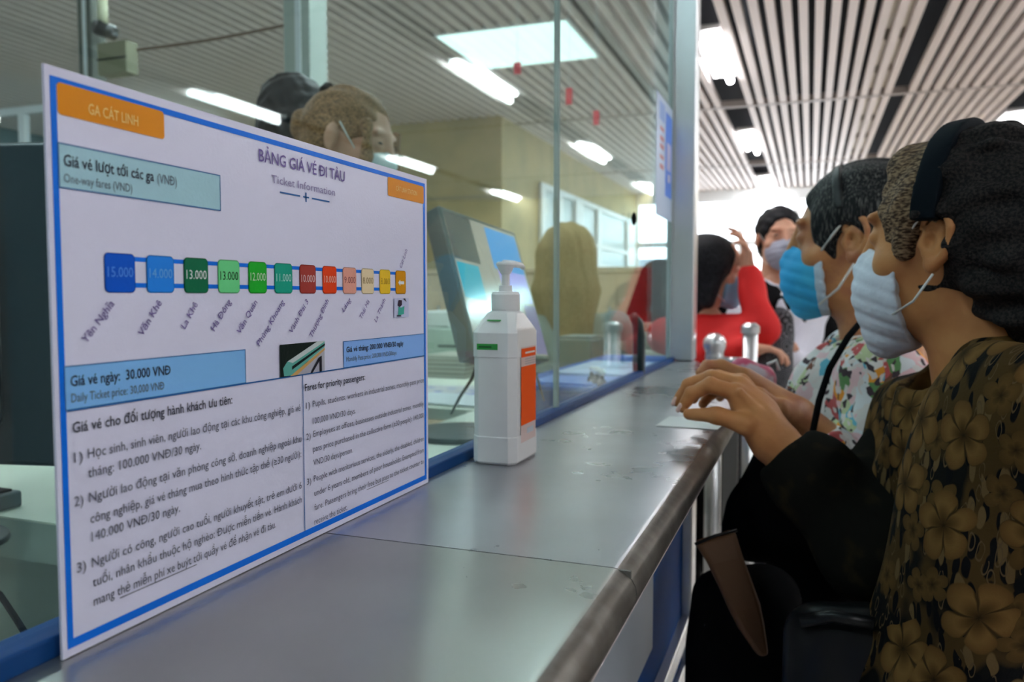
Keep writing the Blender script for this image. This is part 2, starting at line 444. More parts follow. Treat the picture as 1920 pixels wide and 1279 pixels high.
for y in (4.64, 8.44, 12.24):
    box('slat_carrier', mat('slat carrier', (.42, .37, .35), .5), -1.3 if y < 5 else LEFT, RIGHT, y-.03, y+.03, CZ-.006, CZ+.062, parent=ceil)
# pale boxes in the open slot of the ceiling
M['ablock'] = mat('pale duct box', (.70, .62, .50), .6)
for i, y in enumerate((4.9, 5.9, 6.9, 7.85, 8.9, 9.95, 11.0, 12.1, 13.2)):
    box('duct_box', M['ablock'], .47, .655, y, y+.72, CZ+.07, CZ+.16, parent=ceil, bevel=.01)

# fluorescent fittings in rows
M['tube'] = mat('lit fluorescent tube', (.96, .98, 1.), .4, emit=TUBE)
M['fit'] = mat('white lamp housing', (.75, .75, .75), .4)
fit0 = None
def fitting(x, y, label):
    global fit0
    if fit0 is None:
        t = thing('ceiling_light', label, 'light', (x, y, CZ), 'twin tube fluorescent lights on the slatted ceiling')
        L = (x, y, CZ)
        box('lamp_housing', M['fit'], x-.155, x+.045, y, y+1.36, CZ+.03, CZ+.07, parent=t, bevel=.006)
        MB().tube([(x, y+.02, CZ-.005), (x, y+1.34, CZ-.005)], .030, 12).build('lamp_tube', M['tube'], t, True)
        MB().tube([(x-.11, y+.25, CZ+.012), (x-.11, y+1.2, CZ+.012)], .018, 10).build('lamp_tube', M['tube'], t, True)
        fit0 = t
    else:
        t = fit0.copy(); COL.objects.link(t); t.location = (x, y, CZ); t['label'] = label
        for c in fit0.children:
            d = c.copy(); COL.objects.link(d); d.parent = t
    return t
ordn = {-1.6: 'unseen one added behind the camera', 2.25: 'nearest', 6.05: 'second nearest', 9.82: 'third nearest', 13.65: 'farthest'}  # set behind the camera is unseen, added to brighten the foreground
for r, rn in ((-.70, 'row above the glass screens'), (2.05, 'row right of the two women'), (4.75, 'row mirrored in the glass'), (7.45, 'row along the right side wall')):
    for y, on in ordn.items():
        fitting(r, y, f'twin tube ceiling light, {on} of the {rn}')
for x, y, lb in ((-6.2, 2.3, 'office twin tube light nearest the left side'), (-6.2, 6.0, 'office twin tube light by the cream back wall'), (-3.4, 2.3, 'office twin tube light above the clerks'), (-1.9, 2.6, 'added unseen twin tube light brightening the desk'), (-1.9, -.6, 'added unseen twin tube light brightening the office behind the black monitor')):  # last two are unseen, added to brighten desk, clerks and office ceiling
    fitting(x, y, lb)
lp = thing('panel_light', 'large square flat white light panel on the office ceiling', 'light', (-2.1, 5.84, CZ))
box('panel_frame', M['fit'], -2.62, -1.6, 5.38, 6.31, CZ-.005, CZ+.03, parent=lp)
box('panel_diffuser', mat('lit pale diffuser', (.82, .95, .90), .5, emit=PANEL), -2.60, -1.62, 5.40, 6.29, CZ-.012, CZ-.0049, parent=lp)

# office columns and clutter high up behind the glass
def column(px, d, wpx, label, z1, m, ex=0):
    c = at(px, 200, d); wd = wpx/FPX*d/2
    t = thing('steel_column', label, 'column', (c[0], c[1], 0))
    box('shaft', m, c[0]-wd, c[0]+wd, c[1]-wd, c[1]+wd, 0, z1, parent=t, bevel=.006)
    box('cover_strip', M['frame'], c[0]-wd*.05, c[0]+wd*.35, c[1]-wd-.006, c[1]-wd, .1, z1-.05, parent=t)
    box('base_plate', m, c[0]-wd*1.4, c[0]+wd*1.4, c[1]-wd*1.4, c[1]+wd*1.4, 0, .012, parent=t)
    return c, wd
column(575, 3.1, 58, 'pale square steel column behind the two standing clerks', CZ, mat('pale column', (.42, .46, .42), .5))
c, wd = column(176, 3.2, 34, 'dark narrow column in the office above the poster corner', CZ, mat('dark column', (.12, .13, .11), .5))
b = at(222, 112, 3.1)
t = thing('junction_box', 'beige square junction box beside the dark narrow column', 'box', b)
box('box_body', mat('beige box', (.28, .26, .17), .6), b[0]-.075, b[0]+.07, b[1]-.03, b[1]+.03, b[2]-.06, b[2]+.062, parent=t, bevel=.004)
box('box_seam', mat('box seam', (.05, .05, .04), .6), b[0]-.076, b[0]+.071, b[1]-.033, b[1]-.029, b[2]-.006, b[2]+.0, parent=t)
b = at(193, 55, 3.12)
t = thing('security_camera', 'small dark camera hanging beside the narrow office column', 'camera', b)
MB().tube([b+[0, -.03, 0], b+[0, .05, 0]], .028, 14).build('camera_body', mat('dark camera', (.03, .03, .03), .3), t, True)
MB().tube([b+[0, 0, .02], b+[0, 0, .12]], .02, 12).build('camera_mount', mat('camera mount', (.75, .72, .5), .4), t, True)
a1, a2 = at(250, 94, 3.1), at(548, 44, 3.1)
o = MB().tube([a1+(a2-a1)*q-Z*.01*sin(pi*q) for q in np.linspace(0, 1, 10)], .006, 6).build('cable', mat('brown cable', (.16, .10, .07), .7), smooth=True)
tag(o, 'thin brown cable running from the junction box to the pale column', 'cable')
# small window at the far left of the office
wn = thing('window_1', 'white framed office window behind the black monitor', 'window', at(40, 260, 6)); del wn['category']; wn['kind'] = 'structure'
c0 = at(-140, 205, 6.5); c1 = at(130, 285, 6.5)
for nm, p, q in (('window_frame', (c0[0]-.3, c0[2]), (c1[0]+.3, c0[2]+.06)), ('window_frame', (c0[0]-.3, c1[2]-.03), (c1[0]+.3, c1[2]+.03))):
    box(nm, M['frame'], p[0], q[0], c1[1], c1[1]+.05, p[1], q[1], parent=wn)
for xx in (c0[0]-.3, c0[0]+.55, c1[0]+.2):
    box('window_bar', M['frame'], xx, xx+.06, c1[1]-.01, c1[1]+.05, c1[2], c0[2], parent=wn)
box('window_pane', M['winglass'], c0[0]-.3, c1[0]+.3, c1[1]+.02, c1[1]+.026, c1[2], c0[2], parent=wn)

# ------------------------------------------------------------------ counter, screens, post
CT = 1.1185
M['top_near'] = steel_top('near steel sheet', (.27, .26, .245), (.47, .47, .44))
M['top_far'] = steel_top('far steel sheet', (.30, .30, .315), (.55, .55, .575))
M['bluerail'] = mat('blue rail', (.003, .05, .19), .5, spec=.2)
M['bluepanel'] = mat('blue panel', (.004, .085, .38), .6, spec=.12, var=((.008, .13, .50), 3, .4, .7))
M['edge'] = mat('worn steel edge', (.22, .20, .18), .36, .8, var=((.34, .32, .29), 30, .4, .65))
cn = thing('counter', 'long grey steel topped ticket counter with blue front panels', 'counter', (-.23, .5, 0))
EX = -.104
def top_piece(y0, y1, m, corner=None):
    b = MB(); r = .017; x0 = -.352
    def ring(y, xe):
        pts = [(x0, CT), (xe-r, CT)] + [(xe-r+r*sin(a), CT-r+r*cos(a)) for a in np.linspace(.2, pi-.2, 9)] + [(xe-r, CT-2*r), (xe-.03, CT-2*r), (x0, CT-2*r)]
        return [(p[0], y, p[1]) for p in pts]
    ys = [(y0, EX), (y1, EX)] if not corner else [(y0, EX), (corner, EX), (corner+.12, EX-.015), (corner+.3, EX-.08), (y1, -.30)]
    b.loft([ring(*q) for q in ys])
    o = b.build('counter_sheet', m, cn, True); o.data.materials.append(M['edge'])
    for p in o.data.polygons:
        if p.normal[0] > .25 and abs(p.normal[1]) < .9: p.material_index = 1
    return o
def auto(o, ang=35):
    o.data.polygons.foreach_set('use_smooth', [True]*len(o.data.polygons))
    e = o.modifiers.new('es', 'EDGE_SPLIT'); e.split_angle = radians(ang); return o
auto(top_piece(-1.2, .5155, M['top_near'])); auto(top_piece(.5170, 2.33, M['top_far'], 1.62))
box('seam_filler', mat('dark joint', (.12, .11, .10), .5), -.352, EX-.004, .5150, .5175, CT-.02, CT-.0008, parent=cn)
PX = -.20
# steel lip under the top, carcass and framed panels
box('under_lip', mat('pale lip', (.55, .5, .5), .4), -.125, -.118, -1.2, 1.55, CT-.05, CT-.033, parent=cn)
box('carcass', M['frame'], -.345, PX-.02, -1.2, 1.44, .10, CT-.034, parent=cn)
box('kick_plate', mat('dark plinth', (.05, .05, .06), .5), -.345, PX-.05, -1.2, 1.40, 0, .10, parent=cn)
box('blue_panel', M['bluepanel'], PX-.02, PX, -1.2, 1.40, .62, CT-.05, parent=cn)
box('white_panel', mat('pale grey panel', (.45, .50, .56), .5), PX-.001, PX+.003, .2, 1.09, .81, CT-.05, parent=cn)
box('frame_post', M['steel'], PX-.02, PX+.016, 1.385, 1.44, .1, CT-.036, parent=cn, bevel=.004)
box('frame_rail', M['steel'], PX-.02, PX+.016, -1.2, 1.385, .715, .745, parent=cn, bevel=.004)
box('frame_rail', M['steel'], PX-.02, PX+.010, -1.2, 1.385, .62, .66, parent=cn, bevel=.004)
box('lower_panel', mat('lower grey panel', (.3, .32, .34), .5), PX-.02, PX, -1.2, 1.40, .1, .62, parent=cn)
o = box('glass_rail', M['bluerail'], -.374, -.3525, -1.2, 2.24, CT-.02, CT+.011, bevel=.002); tag(o, 'narrow blue rail holding the glass screens along the counter', 'rail')

M['glass'] = glass_mat('greenish screen glass', (.83, .965, .965), .66)
M['gedge'] = mat('glass edge', (.33, .42, .40), .2, spec=.7)
GB = CT+.0112
def screen(y0, y1, label):
    t = thing('glass_screen', label, 'glass screen', (-.363, (y0+y1)/2, CT+.002), 'glass screens on the counter')
    x0, x1 = -.366, -.360
    MB().add([(x1, y0, GB), (x1, y1, GB), (x1, y1, 2.75), (x1, y0, 2.75)], [(0, 1, 2, 3)]).add([(x0, y0, GB), (x0, y1, GB), (x0, y1, 2.75), (x0, y0, 2.75)], [(3, 2, 1, 0)]).build('pane', M['glass'], t)
    b = MB().box(x0, x1, y0, y0+.0015, GB, 2.75).box(x0, x1, y1-.0015, y1, GB, 2.75).box(x0, x1, y0+.0015, y1-.0015, 2.7485, 2.75)
    b.build('pane_edge', M['gedge'], t)
screen(-1.0, 1.163, 'tall clear glass screen behind the price poster'); screen(1.172, 2.215, 'tall clear glass screen between the first screen and the steel post')
o = MB().tube([(-.365, 1.81+0, CT), (-.365, 1.81, CT+.09), (-.367, 1.80, CT+.12), (-.37, 1.77, CT+.135)], [.014, .014, .013, .01], 10).build('intercom_stem', mat('dark green rubber', (.01, .03, .03), .4), smooth=True)
tag(o, 'dark curved stem standing upright on the rail beside the far screen', 'stem')
pc = (-.335, 2.27)
t = thing('steel_post', 'tall square brushed steel post at the far end of the glass', 'post', (pc[0], pc[1], 0))
box('post_shaft', M['steel'], pc[0]-.034, pc[0]+.034, pc[1]-.03, pc[1]+.04, CT+.001, CZ, parent=t, bevel=.006, seg=3)
box('post_cap', M['postglass'], pc[0]-.04, pc[0]-.0345, pc[1]-.045, pc[1]+.045, CT, CZ, parent=t, bevel=.002)

# notice sheet hung inside the far screen
t = thing('notice_sheet', 'blue and white printed notice on the glass beside the steel post', 'sign', (-.357, 2.18, 1.5))
sb = lambda nm, m, y0, y1, z0, z1, k: box(nm, m, -.3598, -.3592+.0004*k, y0, y1, z0, z1, parent=t)
sb('sheet', ink('pale blue paper', (.50, .62, .80)), 1.97, 2.205, 1.50, 1.80, 0)
sb('blue_block', ink('notice blue', (.10, .25, .80)), 2.10, 2.20, 1.56, 1.775, 1)
sb('pale_block', ink('notice lilac', (.55, .55, .80)), 2.12, 2.18, 1.63, 1.70, 2)
for z, hh in ((1.62, .012), (1.645, .01), (1.67, .012), (1.69, .012), (1.715, .01)):
    sb('red_line', ink('notice red', (.5, .2, .25)), 2.02, 2.075, z, z+hh, 1)
sb('blue_mark', ink('notice light blue', (.25, .40, .75)), 2.01, 2.085, 1.74, 1.785, 1)
sb('white_mark', ink('notice white', (.75, .7, .8)), 2.14, 2.17, 1.60, 1.62, 2)
# black sticker on the far screen
o = MB().loft([circ((0, 0), r, z, 12, 1, 1) for r, z in ((.0001, 0), (.0045, .006), (.006, .015), (.0045, .024), (.0001, .03))], False).build('window_latch', M['black'])
o.location = tuple(at(1140, 425, 1.72)); o.location.x = -.355; tag(o, 'small black oval clip on the glass of the far screen', 'clip')
# three red tags hanging in the office
M['red'] = mat('red tag', (.75, .02, .05), .5)
for (px, py, d, hh), lb in zip(((970, 128, 3.0, .022), (1067, 181, 3.3, .034), (1118, 221, 3.6, .032)), ('below the flat light panel', 'right of the first glass edge', 'nearest the steel post')):
    c = at(px, py, d); t = thing('red_tag', f'small red tag hanging in the office, the one {lb}', 'tag', c, 'red tags hanging from the office ceiling')
    box('tag_body', M['red'], c[0]-.014, c[0]+.014, c[1]-.004, c[1]+.004, c[2]-hh, c[2]+hh, parent=t, bevel=.003)
    MB().tube([(c[0], c[1], c[2]+hh-.001), (c[0], c[1], CZ)], .0008, 5).build('string', M['frame'], t)

# ------------------------------------------------------------------ price poster (A3, standing against the glass)
PY0, PZ0, PXS = .286, CT, -.345
ps = thing('fare_poster', 'large laminated price poster with blue border leaning on the glass', 'poster', (PXS, PY0+.203, PZ0))
ppr = ink('lavender white paper', (.71, .71, .88), .2)
def pq(name, m, u0, u1, v0, v1, lay=1, rad=0, thick=None):
    """flat print rectangle on the sheet, u right and v up in mm"""
    u0, u1, v0, v1 = (a/1000 for a in (u0, u1, v0, v1)); rad /= 1000
    if rad:
        pts = []
        for cx_, cy_, a0 in ((u1-rad, v1-rad, 0), (u0+rad, v1-rad, pi/2), (u0+rad, v0+rad, pi), (u1-rad, v0+rad, 1.5*pi)):
            pts += [(cx_+rad*cos(a0+a), cy_+rad*sin(a0+a)) for a in np.linspace(0, pi/2, 6)]
    else: pts = [(u0, v0), (u1, v0), (u1, v1), (u0, v1)]
    x = PXS+.0002*lay
    return mesh(name, [(x, PY0+p[0], PZ0+p[1]) for p in pts], [list(range(len(pts)))], m, ps)
box('sheet', ppr, PXS-.0016, PXS, PY0, PY0+.4066, PZ0+.0005, PZ0+.2925, parent=ps)
def ringq(name, m, o4, i4, lay=1):
    x = PXS+.0002*lay; P = [(x, PY0+u/1000, PZ0+v/1000) for u, v in ((o4[0], o4[2]), (o4[1], o4[2]), (o4[1], o4[3]), (o4[0], o4[3]), (i4[0], i4[2]), (i4[1], i4[2]), (i4[1], i4[3]), (i4[0], i4[3]))]
    return mesh(name, P, [(0, 1, 5, 4), (1, 2, 6, 5), (2, 3, 7, 6), (3, 0, 4, 7)], m, ps)
BL = ink('print blue', (.005, .17, .78)); NAVY = ink('print navy', (.02, .12, .36)); INK = ink('print black', (.035, .035, .06)); GREY = ink('print grey', (.14, .17, .22))
PUR = ink('print purple', (.15, .10, .33)); OR = ink('print orange', (.75, .27, .01)); WH = ink('print white', (.80, .85, .90)); BODY = ink('print text grey', (.10, .10, .15))
ringq('blue_border', BL, (2.7, 402.5, 4.6, 287.7), (6.2, 398.6, 9.2, 284.2))
pq('station_banner', OR, 6.4, 75.2, 269.9, 285.4, 2, 2.2); pq('corner_banner', OR, 331, 399.5, 268.3, 284.6, 2, 2.)
pq('fares_box', ink('pale cyan', (.38, .62, .70)), 5.8, 120.2, 234.2, 256.3, 2); ringq('fares_box_line', NAVY, (5.8, 120.2, 234.2, 256.3), (6.3, 119.7, 234.8, 255.7), 3)
pq('day_fare_box', ink('pale blue', (.22, .50, .88)), 5.4, 140.8, 124.8, 146.8, 2); ringq('day_fare_line', NAVY, (5.4, 140.8, 124.6, 146.8), (5.8, 140.3, 125.1, 146.3), 3)
pq('month_fare_box', ink('pale blue two', (.24, .46, .90)), 257.5, 398.8, 124.6, 145.8, 2); ringq('month_fare_line', NAVY, (257.5, 398.8, 124.5, 145.8), (258, 398.3, 125, 145.3), 3)
pq('divider_line', NAVY, 6.2, 398.6, 124.0, 124.9, 4); pq('column_line', NAVY, 202.3, 203.1, 9, 124.2, 4)
pq('track_line', BL, 45, 350, 200.2, 202.7, 1); pq('track_line', BL, 45, 350, 186.0, 188.6, 1)
pq('heading_rule', NAVY, 180, 203.4, 252.5, 253.6, 2); pq('heading_rule', NAVY, 217.8, 240.8, 252.5, 253.6, 2)
pq('plus_mark', NAVY, 206.9, 214.3, 252.5, 253.6, 2); pq('plus_mark', NAVY, 209.7, 211.3, 249.6, 256.4, 2)
tiles = [((31.4, 51.4), (.005, .10, .62), '15.000', (.10, .30, .85)), ((59.6, 79.8), (.02, .24, .82), '14.000', (.16, .42, .85)), ((87.8, 107.7), (.008, .16, .07), '13.000', (.85, .9, .9)),
         ((116.6, 136.4), (.15, .66, .26), '13.000', (.02, .04, .02)), ((145.3, 163.9), (.015, .42, .03), '12.000', (.6, .8, .55)), ((172.5, 192.4), (.01, .36, .24), '11.000', (.5, .8, .75)),
         ((201.3, 221.2), (.38, .05, .04), '10.000', (.75, .6, .6)), ((230.2, 249.0), (.82, .06, .01), '10.000', (.85, .5, .4)), ((258.0, 277.7), (.78, .36, .28), '9.000', (.30, .1, .1)),
         ((285.9, 305.6), (.80, .66, .42), '8.000', (.35, .25, .12)), ((315.3, 333.8), (.85, .56, .03), '8.000', (.45, .28, .03)), ((343.4, 362.4), (.70, .30, .005), '', (.85, .8, .7))]
TXT = []
for (a, b), c, s, tc_ in tiles:
    mm = ink('tile print', c); pq('station_tile', ink('tile line', tuple(q*.55 for q in c)), a-.2, b+.2, 183.2, 204.2, 2, 2.9); pq('station_tile_face', mm, a+.4, b-.4, 183.8, 203.6, 3, 2.4)
    if s: TXT.append(('tile_fare_text', [(s, a+1.6, 191.6, b-a-3.2, 5.6, 0, 0)], ink('tile text', tc_), 4))
# arrow on the last tile
x = PXS+.0008; ar = [(347.5, 193.3), (351.2, 196.2), (351.2, 194.6), (358.6, 194.6), (358.6, 192.0), (351.2, 192.0), (351.2, 190.4)]
mesh('arrow_mark', [(x, PY0+u/1000, PZ0+v/1000) for u, v in ar], [list(range(7))], WH, ps)
# picture of a train on a viaduct
def poly(name, m, pts, lay): return mesh(name, [(PXS+.0002*lay, PY0+u/1000, PZ0+v/1000) for u, v in pts], [list(range(len(pts)))], m, ps)
pq('train_picture', ink('picture dark', (.012, .02, .018)), 176.4, 230.3, 124.9, 147.6, 5)
poly('picture_sky', ink('picture grey', (.42, .42, .50)), [(192, 124.9), (230.3, 124.9), (230.3, 143), (215, 137)], 6)
poly('picture_rail', ink('picture ochre', (.62, .36, .12)), [(187, 124.9), (195, 124.9), (230.3, 140.8), (230.3, 142.5)], 7)
poly('picture_train', ink('picture teal', (.12, .42, .36)), [(180, 125.5), (188, 125.2), (230.3, 143.2), (230.3, 147.6), (222, 147.6), (184, 135.5), (179, 131)], 7)
poly('picture_train_roof', ink('picture pale', (.55, .62, .62)), [(184, 135.5), (190, 134), (230.3, 147.2), (226, 147.6), (220, 147.6)], 8)
poly('picture_train_windows', ink('picture black', (.01, .02, .02)), [(189, 129.2), (230.3, 144.2), (230.3, 145.8), (189, 131.6)], 8)
poly('picture_pillar', ink('picture black two', (.02, .02, .03)), [(211, 124.9), (222, 135.6), (226, 136.8), (226, 124.9), (223, 124.9), (223, 133), (214, 124.9)], 8)
# small portrait-like picture under the last tile
pq('small_picture', ink('picture lilac', (.55, .58, .80)), 339.3, 366.5, 162.3, 179.6, 5)
poly('small_picture_green', ink('picture green', (.05, .38, .30)), [(346, 164), (357, 165.2), (358, 172.5), (352, 171), (347, 172)], 6)
poly('small_picture_dark', ink('picture ink', (.05, .03, .06)), [(345, 173), (347, 177.8), (353, 177.6), (353, 173.4), (349, 171.6)], 7)
poly('small_picture_dark', INK, [(343.5, 163.2), (352, 163.2), (351, 164.4), (343.5, 164.6)], 7); poly('small_picture_dark', INK, [(355, 178.8), (362, 176), (359, 179.4)], 7)

def text_geo(s, bold=0.):
    if 'Đ' in s:
        # D with its bar laid on as a separate stroke
        t_ = s.replace('Đ', 'D'); V, F = text_geo(t_, bold); V = [tuple(v) for v in V]; wd = text_geo('D', bold)[0]; wd = wd[:, 0].max()-wd[:, 0].min()
        for i, ch in enumerate(s):
            if ch == 'Đ':
                xm = text_geo(t_[:i+1], bold)[0][:, 0].max()-wd; b = len(V)
                V += [(xm-.09, .33), (xm+.36*wd/.6, .33), (xm+.36*wd/.6, .41), (xm-.09, .41)]; F = F+[[b, b+1, b+2, b+3]]
        return np.array(V), F
    c = bpy.data.curves.new('t', 'FONT'); c.body = s; c.size = 1; c.resolution_u = 2; c.offset = bold
    o = bpy.data.objects.new('t', c); COL.objects.link(o)
    me = o.to_mesh(); V = np.array([v.co[:2] for v in me.vertices]).reshape(-1, 2); F = [list(p.vertices) for p in me.polygons]
    o.to_mesh_clear(); bpy.data.objects.remove(o); bpy.data.curves.remove(c)
    return V, F
def text_part(name, lines, m, lay):
    """lines: (text, u, v baseline, width or 0, cap height mm, bold, angle)"""
    V = []; F = []; b = 0; e = .00002*0
    for s, u, v, wd, hh, bold, ang in lines:
        tv, tf = text_geo(s, bold)
        if not len(tv): continue
        tv = tv.copy(); tv[:, 0] -= tv[:, 0].min(); sy = hh/.73; sx = wd/tv[:, 0].max() if wd else sy
        q = np.stack([tv[:, 0]*sx, tv[:, 1]*sy], 1)
        if ang: ca, sa = cos(ang), sin(ang); q = np.stack([q[:, 0]*ca-q[:, 1]*sa, q[:, 0]*sa+q[:, 1]*ca], 1)
        V += [(PXS+.0002*lay, PY0+(a+u)/1000, PZ0+(c_+v)/1000) for a, c_ in q]; F += [[i+b for i in f] for f in tf]; b += len(tv)
    return mesh(name, V, F, m, ps)
TXT += [('banner_text', [('GA CÁT LINH', 24, 273.6, 32, 5.6, .004, 0)], ink('banner print', (.88, .62, .22)), 4),
        ('banner_text', [('CÁT LINH STATION', 345, 274.2, 40, 4.6, 0, 0)], ink('banner print two', (.86, .60, .20)), 4),
        ('title_text', [('BẢNG GIÁ VÉ ĐI TÀU', 157.7, 270.9, 104.5, 8.4, .008, 0)], PUR, 4),
        ('subtitle_text', [('Ticket Information', 170.5, 258.3, 77.5, 5.8, 0, 0)], ink('print mauve', (.26, .22, .42)), 4),
        ('fares_text', [('Giá vé lượt tới các ga', 8.6, 245.3, 57.6, 6.0, .009, 0)], INK, 4),
        ('fares_text', [('(VNĐ)', 68.8, 244.8, 14.6, 5.6, 0, 0), ('One-way fares (VND)', 8.5, 237.3, 42.2, 4.6, 0, 0)], GREY, 4),
        ('day_fare_text', [('Giá vé ngày:  30.000 VNĐ', 8.6, 136.5, 66.5, 5.6, .008, 0)], INK, 4),
        ('day_fare_text', [('Daily Ticket price: 30,000 VNĐ', 8.8, 128.4, 61.2, 4.7, 0, 0)], GREY, 4),
        ('month_fare_text', [('Giá vé tháng: 200.000 VNĐ/30 ngày', 261.4, 136.8, 95, 4.6, .010, 0)], INK, 4),
        ('month_fare_text', [('Monthly Pass price: 200,000 VND/30days', 261.4, 129.4, 82, 4.0, 0, 0)], GREY, 4),
        ('heading_text', [('Giá vé cho đối tượng hành khách ưu tiên:', 8.9, 113.0, 118, 5.7, .009, 0)], INK, 4), ('heading_text', [('Fares for priority passengers:', 205.1, 112.2, 84.2, 5.4, .009, 0)], INK, 4)]
vl = [('1)', 9.3, 98, 5.2), ('Học sinh, sinh viên, người lao động tại các khu công nghiệp, giá vé', 17.5, 98.6, 182), ('tháng: 100.000 VNĐ/30 ngày.', 17.3, 88.7, 81),
      ('2)', 8.6, 75.8, 5.4), ('Người lao động tại văn phòng công sở, doanh nghiệp ngoài khu', 17.4, 75.9, 182.4), ('công nghiệp, giá vé tháng mua theo hình thức tập thể (≥30 người):', 17.8, 64.8, 181.6), ('140.000 VNĐ/30 ngày.', 18.3, 55.2, 61.5),
      ('3)', 9.0, 41.8, 5.4), ('Người có công, người cao tuổi, người khuyết tật, trẻ em dưới 6', 17.9, 41.8, 181.6), ('tuổi, nhân khẩu thuộc hộ nghèo: Được miễn tiền vé. Hành khách', 18.1, 31.4, 181.2), ('mang thẻ miễn phí xe buýt tới quầy vé để nhận vé đi tàu.', 18.4, 21.3, 150.5)]
el = [('1)', 206.1, 99, 5.4), ('Pupils, students, workers in industrial zones, monthly pass price', 214.8, 99.3, 181.6), ('100,000 VND/30 days.', 214.5, 86.4, 59.6),
      ('2)', 206.1, 76, 5.4), ('Employees at offices, businesses outside industrial zones, monthly', 214.9, 76.8, 181), ('pass price purchased in the collective form (≥30 people): 140,000', 214.6, 65.6, 181.2), ('VND/30 days/person.', 214.4, 55.2, 54.9),
      ('3)', 206.0, 42.6, 5.4), ('People with meritorious services, the elderly, the disabled, children', 214.8, 43.2, 180.8), ('under 6 years old, members of poor households: Exempted from', 215.1, 32.2, 180.4), ('fare. Passengers bring their free bus pass to the ticket counter to', 215, 21.4, 180.3), ('receive the ticket.', 214.7, 10.6, 45.5)]
TXT += [('priority_text', [(s, u, v, wd, 5.3, .001, 0) for s, u, v, wd in vl], BODY, 4), ('priority_text', [(s, u, v, wd, 4.9, 0, 0) for s, u, v, wd in el], BODY, 4)]
nm = [('Yên Nghĩa', 18.6, 157.1, 37.6, 177.8), ('Văn Khê', 55.0, 158.9, 70.4, 177.9), ('La Khê', 87.2, 161.8, 98.6, 176.7), ('Hà Đông', 111.8, 159.5, 128.4, 178.1), ('Văn Quán', 135.4, 156.4, 154.0, 177.6),
      ('Phùng Khoang', 154.8, 147.7, 183.4, 177.8), ('Vành Đai 3', 190.2, 154.3, 212.0, 177.6), ('Thượng Đình', 214.7, 150.1, 238.4, 178.2), ('Láng', 258.3, 168.5, 269.4, 178.1), ('Thái Hà', 284.5, 161.9, 298.3, 177.1), ('La Thành', 308.4, 158.9, 325.1, 178.3), ('Cát Linh', 353.5, 205.8, 365.9, 223.1)]
TXT += [('station_name_text', [(s, a, b, math.hypot(c-a, d-b)*.97, 4.6, .004, math.atan2(d-b, c-a))], PUR, 4) for s, a, b, c, d in nm]
for t4 in TXT: text_part(*t4)
pq('text_underline', BODY, 35, 92.5, 19.3, 19.8, 4); pq('text_underline', BODY, 290, 327, 19.6, 20.0, 4)

# ------------------------------------------------------------------ hand gel bottle
bt = thing('sanitizer_bottle', 'white square plastic pump bottle with an orange label on the counter', 'bottle', (-.316, .829, CT))
bx, by = -.3165, .829
def oct8(hx, hy, ch, z, cx_=bx, cy_=by):
    p = [(hx-ch, -hy), (hx, -hy+ch), (hx, hy-ch), (hx-ch, hy), (-hx+ch, hy), (-hx, hy-ch), (-hx, -hy+ch), (-hx+ch, -hy)]
    return [(cx_+a, cy_+b, z) for a, b in p]
HX, HY = .0255, .0395
prof = [(HX-.003, HY-.003, .006, 0), (HX, HY, .008, .003), (HX, HY, .008, .030), (HX-.0007, HY-.0007, .008, .0305), (HX-.0007, HY-.0007, .008, .1155), (HX, HY, .008, .116), (HX, HY, .008, .142),
        (HX-.0025, HY-.004, .007, .1475), (.0175, .020, .0085, .1625), (.0145, .0145, .0085, .165), (.0145, .0145, .0085, .167)]
MB().loft([oct8(a, b, c, CT+z) for a, b, c, z in prof]).build('bottle_body', M['whiteplastic'], bt, bevel=.0016, seg=2)
MB().loft([circ((bx, by), r, CT+z, 32) for r, z in ((.0155, .166), (.0158, .168), (.0158, .183), (.0145, .185), (.0145, .186), (.0075, .1865), (.007, .193))]).build('pump_collar', M['whiteplastic'], bt, bevel=.0005)
MB().loft([circ((bx, by), r, CT+z, 20) for r, z in ((.0045, .19), (.0045, .205), (.006, .207), (.0095, .214), (.0105, .2155), (.0105, .2175), (.009, .219))]).build('pump_stem', M['whiteplastic'], bt, bevel=.0004)
MB().tube([(bx, by-.004, CT+.2170), (bx+.004, by+.014, CT+.2172), (bx+.008, by+.028, CT+.2160), (bx+.009, by+.032, CT+.2135)], [.0042, .0038, .0032, .0028], 12).build('pump_nozzle', M['whiteplastic'], bt, True)
olab = mat('orange label', (.92, .10, .002), .6, spec=.15); wlab = mat('white label', (.85, .80, .78), .4)
def lab(nm_, m, y0, y1, z0, z1, k=0):
    x = bx+HX+.0002+.0002*k; return mesh(nm_, [(x, by+y0, CT+z0), (x, by+y1, CT+z0), (x, by+y1, CT+z1), (x, by+y0, CT+z1)], [(0, 1, 2, 3)], m, bt)
lab('label', mat('pale pink label', (.72, .55, .52), .4), -.021, .028, .022, .126)
lab('orange_field', olab, -.021, .028, .041, .105, 1); lab('orange_field', olab, -.020, .027, .115, .1245, 1)
for z in (.107, .1095, .112): lab('label_line', mat('label grey print', (.45, .4, .4), .4), -.009, .025, z, z+.001, 1)
lab('label_emblem', mat('pale emblem', (.60, .66, .72), .4), -.002, .020, .030, .036, 1)
lab('label_line', wlab, -.008, .024, .1185, .1205, 2)
gl_ = mat('green label', (.03, .35, .06), .4)
y = by-HY-.0003
mesh('green_mark', [(bx-.018, y, CT+.124), (bx+.006, y, CT+.124), (bx+.006, y, CT+.1305), (bx-.018, y, CT+.1305)], [(0, 1, 2, 3)], gl_, bt)
mesh('green_mark', [(bx-.016, y-.0002, CT+.1262), (bx-.001, y-.0002, CT+.1262), (bx-.001, y-.0002, CT+.128), (bx-.016, y-.0002, CT+.128)], [(0, 1, 2, 3)], mat('dark green', (.01, .1, .02), .4), bt)
